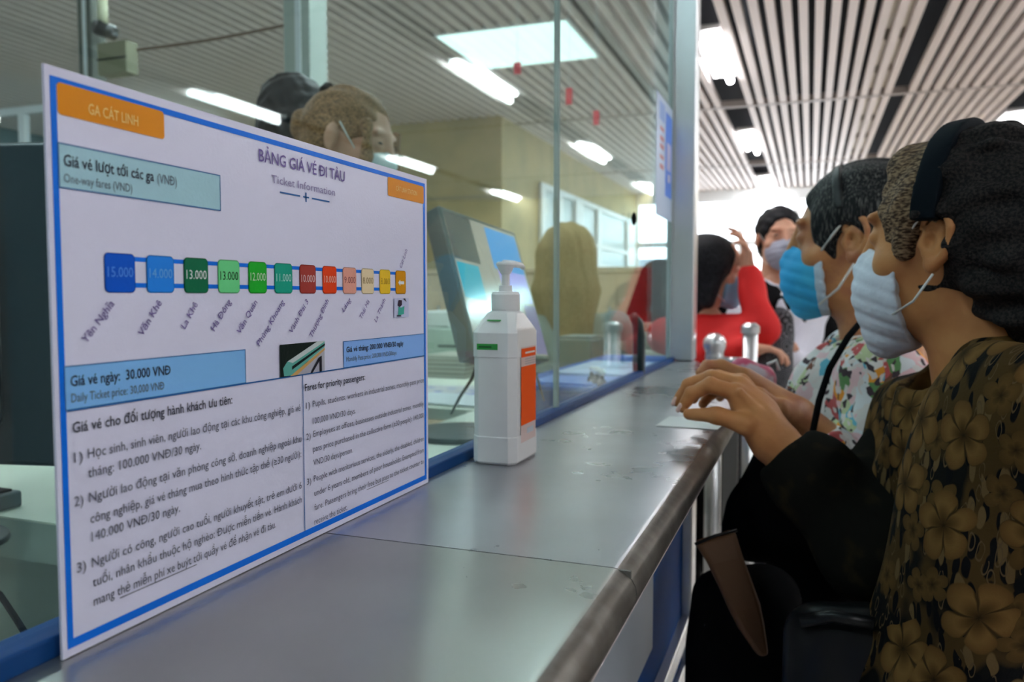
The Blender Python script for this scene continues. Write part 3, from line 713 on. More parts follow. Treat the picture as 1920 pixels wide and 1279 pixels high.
mesh('green_mark', [(bx-.010, by-.0305, CT+.1545), (bx+.006, by-.0305, CT+.1545), (bx+.006, by-.0288, CT+.1560), (bx-.010, by-.0288, CT+.1560)], [(0, 1, 2, 3)], gl_, bt)

# paper slip on the counter under the hand
b = onz(1300, 800, CT); o = MB().add([(b[0]-.05, b[1]-.015, CT+.0006), (b[0]+.035, b[1]-.02, CT+.0006), (b[0]+.04, b[1]+.07, CT+.0012), (b[0]-.045, b[1]+.075, CT+.0008),
    (b[0]-.05, b[1]-.015, CT+.0012), (b[0]+.035, b[1]-.02, CT+.0012), (b[0]+.04, b[1]+.07, CT+.0020), (b[0]-.045, b[1]+.075, CT+.0016)], [(3, 2, 1, 0), (4, 5, 6, 7), (0, 1, 5, 4), (1, 2, 6, 5), (2, 3, 7, 6), (3, 0, 4, 7)]).build('paper_slip', mat('white paper', (.8, .8, .8), .6))
tag(o, 'white paper slip lying on the steel counter under the front hand', 'paper')

# ------------------------------------------------------------------ heads, hands, people
class Head:
    """local frame: x to the person's right, y forward, z up, origin between the ears"""
    def __init__(s, o, f, up=(0, 0, 1), sc=1.):
        f = np.array(f, float); f /= np.linalg.norm(f); u = np.array(up, float); u -= f*(u@f); u /= np.linalg.norm(u)
        s.o = np.array(o, float); s.r = np.cross(f, u); s.f = f; s.u = u; s.sc = sc
    def __call__(s, V):
        V = np.asarray(V, float)*s.sc; return s.o + V[..., 0:1]*s.r + V[..., 1:2]*s.f + V[..., 2:3]*s.u
    def p(s, x, y, z): return s(np.array([[x, y, z]]))[0]

def head_sdf(h=.004, neck=.16, neck_back=.02, detail=True):
    s = Sdf((-.11, -.13, -.15-neck+.05), (.11, .15, .125), h)
    s.ell((0, -.012, .030), (.073, .094, .082), 0)
    s.ell((0, .034, .000), (.062, .058, .082), .02)
    s.ell((0, .032, -.066), (.050, .050, .044), .02)
    s.ell((0, .070, -.098), (.020, .016, .014), .014)
    for q in (-1, 1):
        s.ell((q*.043, .056, -.026), (.022, .022, .020), .016)
        s.ell((q*.030, .082, .030), (.024, .010, .008), .01)
        s.ell((q*.031, .101, .008), (.014, .011, .010), .010, mode='sub')
        s.ell((q*.030, .079, .007), (.014, .0125, .0105), .004)
    s.cone((0, .090, .026), (0, .108, -.026), .008, .0105, .012)
    for q in (-1, 1): s.ell((q*.011, .100, -.030), (.0075, .009, .007), .005)
    s.ell((0, .090, -.056), (.022, .010, .006), .005); s.ell((0, .088, -.066), (.019, .010, .007), .004)
    for q in (-1, 1):
        X = lambda y: q*(.073+.42*(.012-y))
        if detail:
            s.ell((q*.079, -.004, -.002), (.005, .018, .027), .006)
            c = [(.013, .014), (.010, .027), (-.002, .034), (-.015, .029), (-.021, .014), (-.020, -.003), (-.013, -.018), (-.004, -.026)]
            s.chain([(X(y)+q*.002, y, z) for y, z in c], [.0038, .0042, .0046, .0048, .0046, .0042, .0046, .006], .002)
            s.chain([(X(y)+q*.0, y, z) for y, z in ((-.002, .020), (-.010, .010), (-.011, -.004), (-.004, -.013))], [.0032]*4, .0025)
            s.ell((X(0)+q*.001, .000, -.026), (.006, .0085, .0095), .004)
            s.ell((q*.084, .002, .000), (.007, .0065, .0095), .003, mode='sub')
            s.ell((q*.076, .013, -.003), (.0055, .004, .0065), .003)
        else: s.ell((q*.079, -.005, .0), (.008, .016, .031), .006)
    s.cone((0, -.018, -.05), (0, -.03-neck_back, -.12-neck+.02), .056, .062, .03)
    return s

def hand(s, wr, fwd, palm, L=1., side=1, curl=(.25, .3, .35, .4), spread=.06, thumb=(.5, .3), k=.004):
    """wr wrist point, fwd to the knuckles, palm = direction the palm faces, side=+1 puts the thumb at palm x fwd"""
    f = np.array(fwd, float); f /= np.linalg.norm(f); n = np.array(palm, float); n -= f*(n@f); n /= np.linalg.norm(n); t = np.cross(n, f)*side
    wr = np.array(wr, float)
    kn = [wr+L*(f*(.088-.004*i*i*.6)+t*(.028-.0185*i)-n*.002) for i in range(4)]
    for q in kn: s.cone(wr+t*.0, q, .019*L, .0115*L, .010)
    s.cone(wr+t*.012+f*.03*L, wr+t*.018+f*.06*L+n*.006, .017*L, .013*L, .01)
    for i, q in enumerate(kn):
        ln = [(.040, .025, .020), (.045, .029, .022), (.041, .027, .021), (.032, .020, .018)][i]; d = f+t*spread*(1.5-i); a = 0; p = q
        for j, l in enumerate(ln):
            a += curl[i]*(1. if j == 0 else 1.35); dj = d*cos(a)+n*sin(a); dj /= np.linalg.norm(dj); e = p+dj*l*L
            s.cone(p, e, (.0095, .0085, .0078)[j]*L, (.0085, .0078, .0068)[j]*L, .003); p = e
    p0 = wr+t*.020+f*.015; p1 = wr+L*(t*.042+f*.045+n*.012); d = f*cos(thumb[0])+t*sin(thumb[0])*.7+n*thumb[1]; d /= np.linalg.norm(d)
    p2 = p1+d*.034*L; p3 = p2+(d*.9+f*.2-t*.25)*.027*L
    s.cone(p0, p1, .016*L, .013*L, .01).cone(p1, p2, .011*L, .0095*L, .004).cone(p2, p3, .0095*L, .0075*L, .003)
    return s

def bounds(pts, pad):
    P = np.array(pts); return P.min(0)-pad, P.max(0)+pad

def hair_sdf(h=.004, thick=.012, nape=-.075, front=.045, ears=True, lo=(-.13, -.17, -.3), hi=(.13, .13, .16)):
    s = Sdf(lo, hi, h)
    s.ell((0, -.014, .032), (.074+thick, .095+thick, .083+thick), 0)
    s.ell((0, -.05, -.02), (.066+thick*.6, .055+thick, .07), .02)
    s.ell((0, .14, -.055), (.10, .105, .118), .012, mode='sub')
    s.ell((0, .115, .005), (.070, .075, .078), .012, mode='sub')
    if ears:
        for q in (-1, 1): s.ell((q*.088, .010, -.035), (.034, .030, .060), .008, mode='sub').ell((q*.085, .020, -.085), (.04, .055, .045), .01, mode='sub')
    s.cut((0, 0, nape), (0, .35, -1))
    return s

def mask_sdf(h=.003, droop=0.):
    s = Sdf((-.09, .02, -.16), (.09, .16, .05), h)
    s.ell((0, .034, -.050), (.066, .076, .070), 0)
    s.cone((0, .090, .000), (0, .108, -.028), .011, .0135, .016)
    s.cone((0, .074, -.095-droop), (0, .084, -.065), .028, .032, .03)
    s.cut((0, .046, -.03), (0, -1, .12)); s.cut((0, .10, -.004), (0, -.35, 1)); s.cut((0, .05, -.118-droop), (0, -.25, -1))
    for sgn in (-1, 1): s.cut((sgn*.064, .05, -.012), (sgn*.55, -.45, .8))
    s.warp(lambda X, Y, Zz: .0013*np.maximum(np.sin((Zz-.25*Y)*330), -.2))
    return s

STR = mat('ear loop', (.75, .74, .72), .7)
def straps(H, parent, m=STR, zt=-.020, zb=-.098, y=.050, q=(-1, 1), wd=.0016, hook=(.0, .028)):
    for s_ in q:
        a = H.p(s_*.060, y, zt); b = H.p(s_*.074, .030, (zt+.034)*.5); c = H.p(s_*.081, hook[0]+.010, .033)
        e = H.p(s_*.054, y-.002, zb); f_ = H.p(s_*.074, .018, (zb-.024)*.5-.012); g = H.p(s_*.083, -.004, -.036)
        MB().tube([a, b, c], wd, 8).build('ear_loop', m, parent, True)
        MB().tube([e, f_, g], wd, 8).build('ear_loop', m, parent, True)

def low_body(base, f, top, hip, sh=.18, depth=.1, feet=True, h=.02):
    """simple torso, legs and feet hidden under clothes (skin)"""
    f = np.array(f, float); r = np.cross(f, Z); b = np.array([base[0], base[1], 0.])
    s = Sdf(*bounds([b-[.35, .35, 0], b+[.35, .35, top]], .06), h)
    s.cone(b+Z*hip, b+Z*(top-.18), .090, .095, .03); s.cone(b+Z*(top-.13)-r*sh*.6, b+Z*(top-.13)+r*sh*.6, .045, None, .04); s.cone(b+Z*(top-.14), b+Z*top, .08, .055, .03)
    for q in (-1, 1):
        s.chain([b+r*q*.08+Z*hip, b+r*q*.09+Z*hip*.54, b+r*q*.09+Z*.08], [.075, .052, .038], .02)
        s.cone(b+r*q*.09+Z*.045-f*.05, b+r*q*.10+Z*.03+f*.13, .036, .03, .02)
    return s

def trousers(name, base, f, hip, m, parent, h=.014, r0=.10, hem=.09):
    f = np.array(f, float); r = np.cross(f, Z); b = np.array([base[0], base[1], 0.])
    s = Sdf(*bounds([b-[.3, .3, 0], b+[.3, .3, hip+.12]], .02), h)
    s.cone(b+Z*(hip+.06)-r*.05, b+Z*(hip+.06)+r*.05, .115, None, .04)
    for q in (-1, 1): s.chain([b+r*q*.08+Z*hip, b+r*q*.095+Z*hip*.54, b+r*q*.095+Z*hem], [r0+.005, .078, .062], .03)
    s.warp(ripple(.003, 40, 30, 26)); s.cut((0, 0, hem), (0, 0, -1)); s.cut((0, 0, hip+.12), (0, 0, 1))
    o = s.mesh(name, m, parent)
    return o
def shoes(base, f, m, parent):
    f = np.array(f, float); r = np.cross(f, Z)
    for q in (-1, 1):
        b = np.array([base[0], base[1], 0.])+r*q*.095
        s = Sdf(*bounds([b-f*.12, b+f*.2+Z*.1], .06), .009); s.cone(b-f*.06+Z*.045, b+f*.13+Z*.035, .046, .04, .02).cone(b-f*.04+Z*.05, b-f*.02+Z*.09, .044, .04, .02)
        s.cut((0, 0, .002), (0, 0, -1)); s.mesh('shoe', m, parent)
def nrm(v): v = np.array(v, float); return v/np.linalg.norm(v)

HB = hair_mat('grey black hair', (.012, .012, .014), (.16, .15, .14), .5, (70, 70, 10), .50, .72)
HD = hair_mat('dark curly hair', (.008, .007, .008), (.030, .024, .022), .75, (70, 70, 70))
HF = hair_mat('greying brown hair', (.045, .022, .012), (.30, .19, .11), .7, (30, 30, 90), .42, .62)
HK = hair_mat('black hair', (.006, .006, .008), (.02, .02, .024), .4)
HBR = hair_mat('brown tied hair', (.12, .055, .022), (.46, .25, .12), .5, (30, 90, 90), .40, .62)
HBL = hair_mat('light brown long hair', (.28, .19, .07), (.40, .29, .13), .6, (90, 90, 8), .4, .6)
def curls(amp, fr):
    rs = np.random.RandomState(3); ph = rs.rand(6, 3)*6; fq = (rs.rand(6, 3)-.5)*2*fr
    return lambda X, Y, Zz: amp*sum(np.sin(fq[i][0]*X+fq[i][1]*Y+fq[i][2]*Zz+ph[i][0]) for i in range(6))/2.2

# ---- woman in the dark floral coat (nearest)
f1 = nrm(-cos(radians(20))*RT+sin(radians(20))*FH)
o1 = at(1799, 458, .93); fh1 = nrm(-cos(radians(48))*RT+sin(radians(48))*FH); H1 = Head(o1, nrm(fh1+Z*.04), sc=1.)
ob = at(1790, 458, .93)
base1 = np.array([ob[0]+.10, ob[1]-.04, 0])
w1 = thing('person', 'person in dark brown floral coat and white mask, nearest at the counter edge', 'person', (base1[0], base1[1], 0))
hs = head_sdf(.0027, neck=.20, neck_back=.045); V, F = hs.nets(); parts = [(H1(V), F)]
parts.append(low_body(base1+f1*.045, f1, 1.15, .74).nets())
# right forearm and pinching hand over the counter
wr = at(1450, 826, 1.00); J = {k: [at(*q) for q in v] for k, v in dict(
    ind=((1378, 737, 1.015), (1332, 722, 1.02), (1297, 738, 1.03), (1279, 764, 1.035)), mid=((1384, 722, 1.035), (1334, 708, 1.045), (1292, 722, 1.05), (1270, 752, 1.05)),
    rin=((1390, 718, 1.055), (1345, 708, 1.07), (1312, 722, 1.075), (1300, 748, 1.07)), lit=((1396, 726, 1.075), (1358, 722, 1.09), (1332, 738, 1.095), (1318, 757, 1.085)),
    thu=((1432, 812, .995), (1398, 796, .99), (1345, 779, 1.0), (1292, 777, 1.022))).items()}
el = at(1650, 1030, .94)
allp = [wr, el]+[p for v in J.values() for p in v]
s = Sdf(*bounds([p for p in allp if p is not el]+[wr+(el-wr)*.45], .035), .0016)
s.cone(wr+(el-wr)*.45, wr, .036, .0265, .0, flat=None)
for nme, v in J.items():
    if nme == 'thu': s.cone(wr+(v[0]-wr)*.2, v[0], .020, .020, .012); s.chain(v, [.0165, .013, .0105, .0072], .005); continue
    s.cone(wr, v[0], .022, .0125, .012)
    s.chain(v, {'ind': [.0112, .0100, .0090, .0068], 'mid': [.0112, .0103, .0092, .0070], 'rin': [.0108, .0098, .0088, .0068], 'lit': [.0100, .0088, .0078, .0062]}[nme], .0028)
    for i in (1, 2): s.ell(v[i], .0098 if i == 1 else .0088, .003)
mid = (wr+J['ind'][0])/2; s.ell(mid+(J['rin'][0]-J['ind'][0])*.3, (.024, .026, .022), .02)
s.chain([at(1470, 815, .985), at(1420, 770, .99), at(1388, 735, 1.0)], [.004, .0045, .004], .006)
s.warp(lambda X, Y, Zz: .0004*np.sin(260*X+90*Zz)*np.sin(240*Zz+60*Y))
parts.append(s.nets())
s = Sdf(*bounds([wr+(el-wr)*.3, el], .06), .008); s.cone(wr+(el-wr)*.4, el, .034, .042, 0); parts.append(s.nets())
join_nets('body', parts, M['skin'], w1)
nailm = mat('finger nail', (.78, .52, .45), .25)
for a, b_ in ((J['thu'][3], J['thu'][2]), (J['mid'][3], J['mid'][2]), (J['ind'][3], J['ind'][2])):
    q = nrm(a-b_); cc = a-q*.001-FW*.0055 if a is J['thu'][3] else a-FW*.004-RT*.004
    s = Sdf(cc-.012, cc+.012, .0015); s.cone(cc-q*.003, cc+q*.004, .0042, .0034, 0, flat=(nrm(FW), .5)); s.mesh('finger_nail', nailm, w1)
# hair
s = hair_sdf(.0032, .020, nape=-.105, lo=(-.13, -.20, -.17), hi=(.13, .13, .17))
s.ell((0, -.085, .0), (.088, .085, .095), .03); s.ell((0, -.11, -.075), (.070, .055, .045), .03)
s.ell((-.098, .002, -.020), (.030, .024, .056), .006, mode='sub'); s.ell((-.085, .01, -.085), (.045, .045, .045), .01, mode='sub')
s.warp(curls(.0045, 190)); s.cut((0, .016, .09), (0, 1, .05)); s.mesh('back_hair', HD, w1, H1)
s = hair_sdf(.0032, .014, nape=-.02); s.cut((0, -.005, 0), (0, -1, 0)); s.cone((-.070, .032, .045), (-.066, .036, -.014), .015, .007, .015); s.cone((.070, .032, .045), (.066, .034, -.022), .013, .008, .015)
s.ell((0, .052, .092), (.05, .030, .024), .012)
s.warp(curls(.0016, 200)); s.mesh('front_hair', HF, w1, H1)
s = Sdf((-.13, -.05, -.03), (.13, .06, .17), .003)
s.ell((0, -.012, .034), (.101, .120, .1085), 0); s.cut((0, .022, 0), (0, 1, .05)); s.cut((0, -.006, 0), (0, -1, -.05)); s.cut((0, 0, .022), (0, 0, -1)); s.mesh('headband', mat('dark hairband', (.003, .006, .010), .8, spec=.1), w1, H1)
# mask
mk = mask_sdf(.0026, .018); mk.mesh('face_mask', mat('white mask cloth', (.66, .70, .80), .85, bump=(120, .5)), w1, H1)
straps(H1, w1, zb=-.085, y=.052, wd=.0014); straps(H1, w1, zb=-.085, y=.050, wd=.0007, m=M['black'])
# coat
CO = floral_coat()
sh = at(1812, 745, .80); nk = o1-Z*.135-f1*.040
s = Sdf((-.17, .55, .55), (.75, 1.42, 1.27), .0065)
r1 = np.cross(f1, Z)
shn = nk-Z*.055-r1*.165-f1*.01; shf = at(1750, 800, 1.05)
cb = base1+Z*0
s.cone(nk-Z*.10-f1*.015, [base1[0]+.015, base1[1], .66], .135, .175, 0)
s.cone(shn, shf, .068, .062, .05); s.cone(nk-Z*.05, nk-Z*.02, .085, .072, .05)
s.chain([shn+f1*.02, shn-Z*.30+f1*.085, shn-Z*.58+f1*.12], [.088, .080, .074], .03)          # near sleeve hangs
s.chain([shf, at(1665, 960, 1.02)], [.072, .066], .03)
s.cone(nk-Z*.16+f1*.085, [base1[0]-.13, base1[1]+.02, .66], .045, .06, .05)
s.ell(o1-Z*.14-f1*.005, (.068, .062, .09), .02, mode='sub')
for q in (0, ): s.cone(o1-Z*.20+f1*.10, o1-Z*.34+f1*.18, .045, .03, .02, mode='sub')
s.warp(lambda X, Y, Zz: .004*np.sin(34*X-26*Y+9*Zz)*np.cos(15*Zz+20*Y)+.0025*np.sin(70*X+20*Zz))
s.mesh('coat', CO, w1)
# collar
s = Sdf(*bounds([nk], .16), .005); ring_ = []
for a in np.linspace(-.15*pi, 1.25*pi, 18):
    ring_.append(nk-Z*(.010+.05*max(0, cos(a-pi/2-.0))*0)+f1*(-.078*sin(a)+.0)+r1*.082*cos(a)+Z*(.028*sin(a)-.01))
s.chain(ring_, [.013]*len(ring_), .01); s.mesh('collar', CO, w1)
# dark far sleeve that ends at the wrist
cf = wr+(el-wr)*.10
s = Sdf(*bounds([wr, el, shf], .13), .0065)
s.chain([cf, cf+(el-wr)*.25, el, at(1680, 920, 1.02), shf], [.038, .048, .062, .066, .066], .03); s.cut(cf, nrm(wr-el)); s.warp(lambda X, Y, Zz: .003*np.sin(60*X+30*Zz)*np.cos(40*Y+30*Zz)); s.mesh('sleeve', mat('dark sleeve cloth', (.008, .0075, .006), .95, spec=.05, var=((.022, .016, .008), 30, .55, .7)), w1)
trousers('trousers', base1, f1, .66, M['black'], w1); shoes(base1, f1, M['black'], w1)

# ---- woman in the bright floral blouse
f2 = nrm(-cos(radians(16))*RT+sin(radians(16))*FH); o2 = at(1613, 455, 1.36); H2 = Head(o2, nrm(-cos(radians(31))*RT+sin(radians(31))*FH+Z*.02), sc=1.08); r2 = np.cross(f2, Z)
base2 = np.array([o2[0]+.07, o2[1]+.04, 0])
w2 = thing('person', 'person in bright floral blouse and blue face mask behind the nearest one', 'person', (base2[0], base2[1], 0))
parts = []; V, F = head_sdf(.0030, neck=.20, neck_back=.03).nets(); parts.append((H2(V), F)); parts.append(low_body(base2, f2, 1.18, .74).nets())
wr2 = at(1492, 782, 1.21); el2 = at(1620, 905, 1.20)
J2 = {k: [at(*q) for q in v] for k, v in dict(ind=((1392, 704, 1.19), (1352, 686, 1.2), (1326, 686, 1.2), (1313, 699, 1.195)), mid=((1400, 706, 1.21), (1360, 692, 1.225), (1334, 700, 1.23), (1322, 722, 1.225)),
    rin=((1410, 716, 1.23), (1372, 706, 1.25), (1345, 716, 1.25), (1335, 735, 1.25)), lit=((1420, 728, 1.25), (1385, 722, 1.265), (1360, 730, 1.265), (1350, 745, 1.26)), thu=((1462, 768, 1.17), (1425, 740, 1.165), (1385, 722, 1.17), (1345, 722, 1.18))).items()}
s = Sdf(*bounds([wr2, wr2+(el2-wr2)*.35]+[p for v in J2.values() for p in v], .035), .0022)
s.cone(wr2+(el2-wr2)*.45, wr2, .035, .028, 0)
for nme, v in J2.items():
    s.cone(wr2, v[0], .024, .0125 if nme != 'thu' else .017, .012); s.chain(v, [.0115, .010, .009, .007], .003)
parts.append(s.nets()); s = Sdf(*bounds([wr2, el2], .06), .008); s.cone(wr2+(el2-wr2)*.3, el2, .033, .042, 0); parts.append(s.nets())
join_nets('body', parts, M['skin_hand'], w2)
s = hair_sdf(.0035, .013, nape=-.075, lo=(-.13, -.18, -.16)); s.ell((0, -.095, -.02), (.05, .045, .05), .03); s.warp(lambda X, Y, Zz: .0016*np.sin(120*X+40*Zz)+.001*np.sin(230*X)); s.mesh('hair', HB, w2, H2)
s = Sdf((-.12, -.02, .0), (.12, .04, .15), .003); s.ell((0, -.014, .032), (.091, .112, .100), 0); s.cut((0, .018, 0), (0, 1, -.2)); s.cut((0, .004, 0), (0, -1, .2)); s.cut((0, 0, .045), (0, 0, -1)); s.mesh('headband', mat('black headband', (.004, .005, .006), .5), w2, H2)
g = G('blue pleated mask'); g.b.inputs['Roughness'].default_value = .8
mask_sdf(.0028, .0).mesh('face_mask', mat('sky blue mask cloth', (.03, .42, .82), .75, bump=(40, .4), var=((.06, .52, .85), 12, .4, .6)), w2, H2)
s = mask_sdf(.0028); s.cut((0, .060, 0), (0, 1, -.1)); s.warp(lambda X, Y, Zz: -.0012+0*X); s.mesh('mask_side_seam', mat('pale blue seam', (.55, .66, .78), .8), w2, H2)
straps(H2, w2, wd=.0022)
BB = bright_blouse()
nk2 = o2-Z*.170-f2*.02; shn2 = nk2-Z*.05-r2*.125; shf2 = nk2-Z*.05+r2*.150
s = Sdf((-.30, 1.10, .70), (.50, 1.85, 1.28), .007)
s.cone(nk2-Z*.10+f2*.02, [base2[0]-.03, base2[1], .80], .115, .135, 0); s.cone(shn2, shf2, .060, .060, .05); s.cone(nk2-Z*.06, nk2-Z*.03, .08, .065, .04)
s.chain([shn2, at(1640, 890, 1.20)], [.062, .055], .03)
s.chain([shf2, shf2-Z*.24-f2*.03], [.066, .056], .03)
s.ell(o2-Z*.14, (.060, .060, .085), .015, mode='sub'); s.cone(o2-Z*.18+f2*.09, o2-Z*.27+f2*.14, .040, .02, .01, mode='sub')
s.warp(lambda X, Y, Zz: .005*np.sin(30*X+26*Y-14*Zz)*np.cos(22*Zz)+.002*np.sin(80*Y+30*Zz)); s.cut((0, 0, .95), (0, 0, -1)); s.mesh('blouse', BB, w2)
cf2 = wr2+(el2-wr2)*.32
s = Sdf(*bounds([wr2, el2], .09), .006); s.chain([cf2, el2, at(1640, 880, 1.21)], [.040, .052, .055], .02); s.cut(cf2, nrm(wr2-el2)); s.warp(ripple(.004, 50, 50, 40)); s.mesh('sleeve', BB, w2)
trousers('trousers', base2, f2, .74, M['denim'], w2); shoes(base2, f2, M['black'], w2)
# strap of her shoulder bag across the chest
cs = [o2-Z*.165-r2*.05-f2*.02, nk2-Z*.055-r2*.075+f2*.055, nk2-Z*.13-r2*.085+f2*.118, nk2-Z*.24-r2*.075+f2*.155, nk2-Z*.38-r2*.06+f2*.165]
MB().tube([at(1633, 582, 1.13), at(1590, 632, 1.115), at(1556, 690, 1.11), at(1536, 750, 1.11), at(1520, 830, 1.11)], .0045, 8).build('bag_strap', M['black'], w2, True)

# ---- bags in the dark area under the counter line
def blob_bag(name, label, cat, prims, m, h=.008, warp=None, group=None):
    pts = [p for a, b, *_ in prims for p in (a, b)]; c = np.mean(pts, 0); s = Sdf(*bounds(pts, max(q[2] for q in prims)+.03), h)
    for a, b, ra, rb in prims: s.cone(a, b, ra, rb, .04)
    s.warp(warp or ripple(.004, 30, 34, 26)); V, F = s.nets(); t = thing(name, label, cat, (c[0], c[1], V[:, 2].min())); mesh('bag_body', V, F, m, t, True); return t
t = blob_bag('shoulder_bag', 'black cloth shoulder bag hanging against the person in the bright blouse', 'bag', [(at(1468, 870, 1.2), at(1440, 960, 1.2), .045, .06), (at(1520, 900, 1.2), at(1535, 1060, 1.2), .05, .07), (at(1430, 985, 1.2), at(1400, 1010, 1.2), .045, .03)], M['black'])
MB().tube([at(1440, 830, 1.17), at(1470, 900, 1.17), at(1520, 960, 1.15)], .006, 8).build('bag_handle', M['blackleather'], t, True)
t = blob_bag('handbag', 'large black handbag with a brown flap beside the blue counter panels', 'bag',
    [(at(1345, 1120, 1.12), at(1350, 1300, 1.12), .035, .05), (at(1430, 1130, 1.12), at(1430, 1320, 1.12), .055, .065)], M['black'])
fl = [(at(1305, 1020, 1.03), at(1380, 996, 1.03)), (at(1330, 1060, 1.02), at(1395, 1045, 1.02)), (at(1352, 1105, 1.015), at(1412, 1090, 1.015)), (at(1372, 1150, 1.01), at(1428, 1135, 1.01)), (at(1390, 1185, 1.01), at(1436, 1175, 1.01)), (at(1425, 1235, 1.01), at(1444, 1232, 1.01))]
V = []; F = []
for a, b_ in fl: V += [a, b_, b_+FW*.02, a+FW*.02]
for i in range(len(fl)-1):
    for k in range(4): F.append([i*4+k, i*4+(k+1) % 4, i*4+4+(k+1) % 4, i*4+4+k])
F += [[3, 2, 1, 0], [len(V)-4, len(V)-3, len(V)-2, len(V)-1]]
o = mesh('bag_flap', V, F, M['tan'], t); bv = o.modifiers.new('b', 'BEVEL'); bv.width = .006; bv.segments = 3
o['label'] = 'brown leather flap'
MB().tube([at(1303, 1021, 1.028), at(1340, 1005, 1.026), at(1382, 994, 1.028)], .0022, 6).build('flap_edge', M['blackleather'], t, True)
t = blob_bag('leather_bag', 'shiny black leather bag held low in front of the dark floral coat', 'bag',
    [(at(1530, 1190, .86), at(1530, 1360, .86), .035, .04), (at(1640, 1200, .84), at(1640, 1360, .84), .035, .04)], M['blackleather'])
MB().tube([at(1500, 1165, .83), at(1560, 1155, .82), at(1640, 1170, .80)], .007, 8).build('bag_zip', M['blackleather'], t, True)

# ------------------------------------------------------------------ people further back
def figure(label, o, hf, bf, skin, hair, shirt, pants, mask=None, h=.006, base=None, arms=None, hair_fn=None, sleeve='full', hip=.86, torso=.13, sc=1., hands=True, top_off=.19, group=None, extra=None, seat=None):
    """o head centre; hf head facing; bf body facing; arms [(elbow, wrist, hand dir, palm) right, left]"""
    o = np.array(o, float); bf = nrm([bf[0], bf[1], 0]); rr = np.cross(bf, Z); H = Head(o, hf, sc=sc)
    base = o*[1, 1, 0]-bf*.02 if base is None else np.array(base, float)
    t = thing('person', label, 'person', (base[0], base[1], 0), group)
    V, F = head_sdf(h*.8, neck=.16, detail=False).nets(); parts = [(H(V), F)]
    sh_z = o[2]-.225*sc; nk_ = np.array([o[0], o[1], 0])-bf*.03; shs = [nk_+rr*q*.17*sc+Z*sh_z for q in (1, -1)]
    parts.append(low_body(base, bf, o[2]-.16, hip-.04).nets())
    if arms is None: arms = [None, None]
    full = []
    for q, a in zip((1, -1), arms):
        S0 = shs[0 if q == 1 else 1]
        if a is None: e_ = S0-Z*.27+rr*q*.05; w_1 = e_-Z*.23+bf*.08; a = (e_, w_1, nrm(-Z+bf*.15), -rr*q)
        full.append((S0, *[np.array(v, float) for v in a], q))
    for S0, e_, w_1, hd, pl, q in full:
        s = Sdf(*bounds([e_, w_1, w_1+hd*.2], .06), .0045); s.cone(e_, w_1, .036, .026, 0); hand(s, w_1, hd, pl, .95, -q if True else q); parts.append(s.nets())
        s = Sdf(*bounds([S0, e_], .06), .012); s.cone(S0, e_, .045, .04, 0); parts.append(s.nets())
    join_nets('body', parts, skin, t)
    if hair_fn: hair_fn(H, t)
    else:
        s = hair_sdf(h*.8, .012, nape=-.05); s.warp(curls(.002, 200)); s.mesh('hair', hair, t, H)
    for q in (-1, 1):
        s = Sdf((q*.031-.016, .07, -.008), (q*.031+.016, .105, .022), .0022); s.ell((q*.031, .0835, .008), (.0105, .009, .0042), 0); s.mesh('eye', M['blackleather'], t, H)
    if mask is not None:
        mask_sdf(h*.8).mesh('face_mask', mask, t, H); straps(H, t)
    pts = [x for S0, e_, w_1, *_ in full for x in (S0, e_, w_1)]+[base+Z*(hip-.1), o-Z*.12]
    s = Sdf(*bounds(pts, .16), h*1.4)
    s.cone(base+Z*(hip-.02), nk_+Z*(sh_z-.06)+bf*.01, torso+.005, torso, 0); s.cone(shs[0]*1., shs[1], .058, None, .05); s.cone(nk_+Z*(sh_z-.02), nk_+Z*(sh_z+.045), .085, .062, .03)
    for S0, e_, w_1, hd, pl, q in full:
        we = w_1+(e_-w_1)*.06 if sleeve == 'full' else e_
        s.chain([S0, e_, we], [.064, .052, .040], .02)
    s.ell(o-Z*.13*sc-bf*.0, (.057, .057, .07), .01, mode='sub'); s.warp(ripple(.004, 34, 28, 22)); s.cut((0, 0, hip-.06), (0, 0, -1))
    s.mesh('top', shirt, t)
    trousers('trousers', base, bf, hip-.02, pants, t, h=.016); shoes(base, bf, M['black'], t)
    if extra: extra(H, t, base, bf, rr, nk_, sh_z)
    return t, H

MG = mat('grey mask cloth', (.36, .37, .46), .8); MWt = mat('white mask', (.62, .68, .68), .8); MB_ = mat('blue mask', (.22, .42, .60), .8)
CR = mat('bright red cloth', (.72, .008, .008), .75)
# woman in red with raised arm
orr = at(1332, 510, 2.72); bf = nrm(RT*.75+FH*.6)
def long_black(H, t):
    s = hair_sdf(.006, .016, nape=-.16, ears=False); s.chain([(0, -.05, .02), (0, -.075, -.10), (0, -.08, -.20)], [.085, .075, .05], .03); s.chain([(.065, .02, .02), (.075, -.01, -.10)], [.03, .025], .02); s.chain([(-.065, .02, .02), (-.075, -.01, -.10)], [.03, .025], .02)
    s.ell((0, .11, -.03), (.062, .07, .09), .01, mode='sub'); s.mesh('hair', HK, t, H)
wr_ = at(1404, 512, 2.62); el_ = at(1428, 618, 2.55); wl_ = at(1400, 655, 2.5); ell_ = at(1345, 660, 2.6)
figure('person in bright red top with long black hair raising one hand', orr, nrm(RT*.97-FH*.15-Z*.05), bf, M['skin_light'], HK, CR, M['black'], MB_,
       arms=[(ell_, wl_, nrm(RT*.9+FH*.2), -Z), (el_, wr_, nrm(Z-RT*.12), -RT)], hair_fn=long_black, hip=.80)
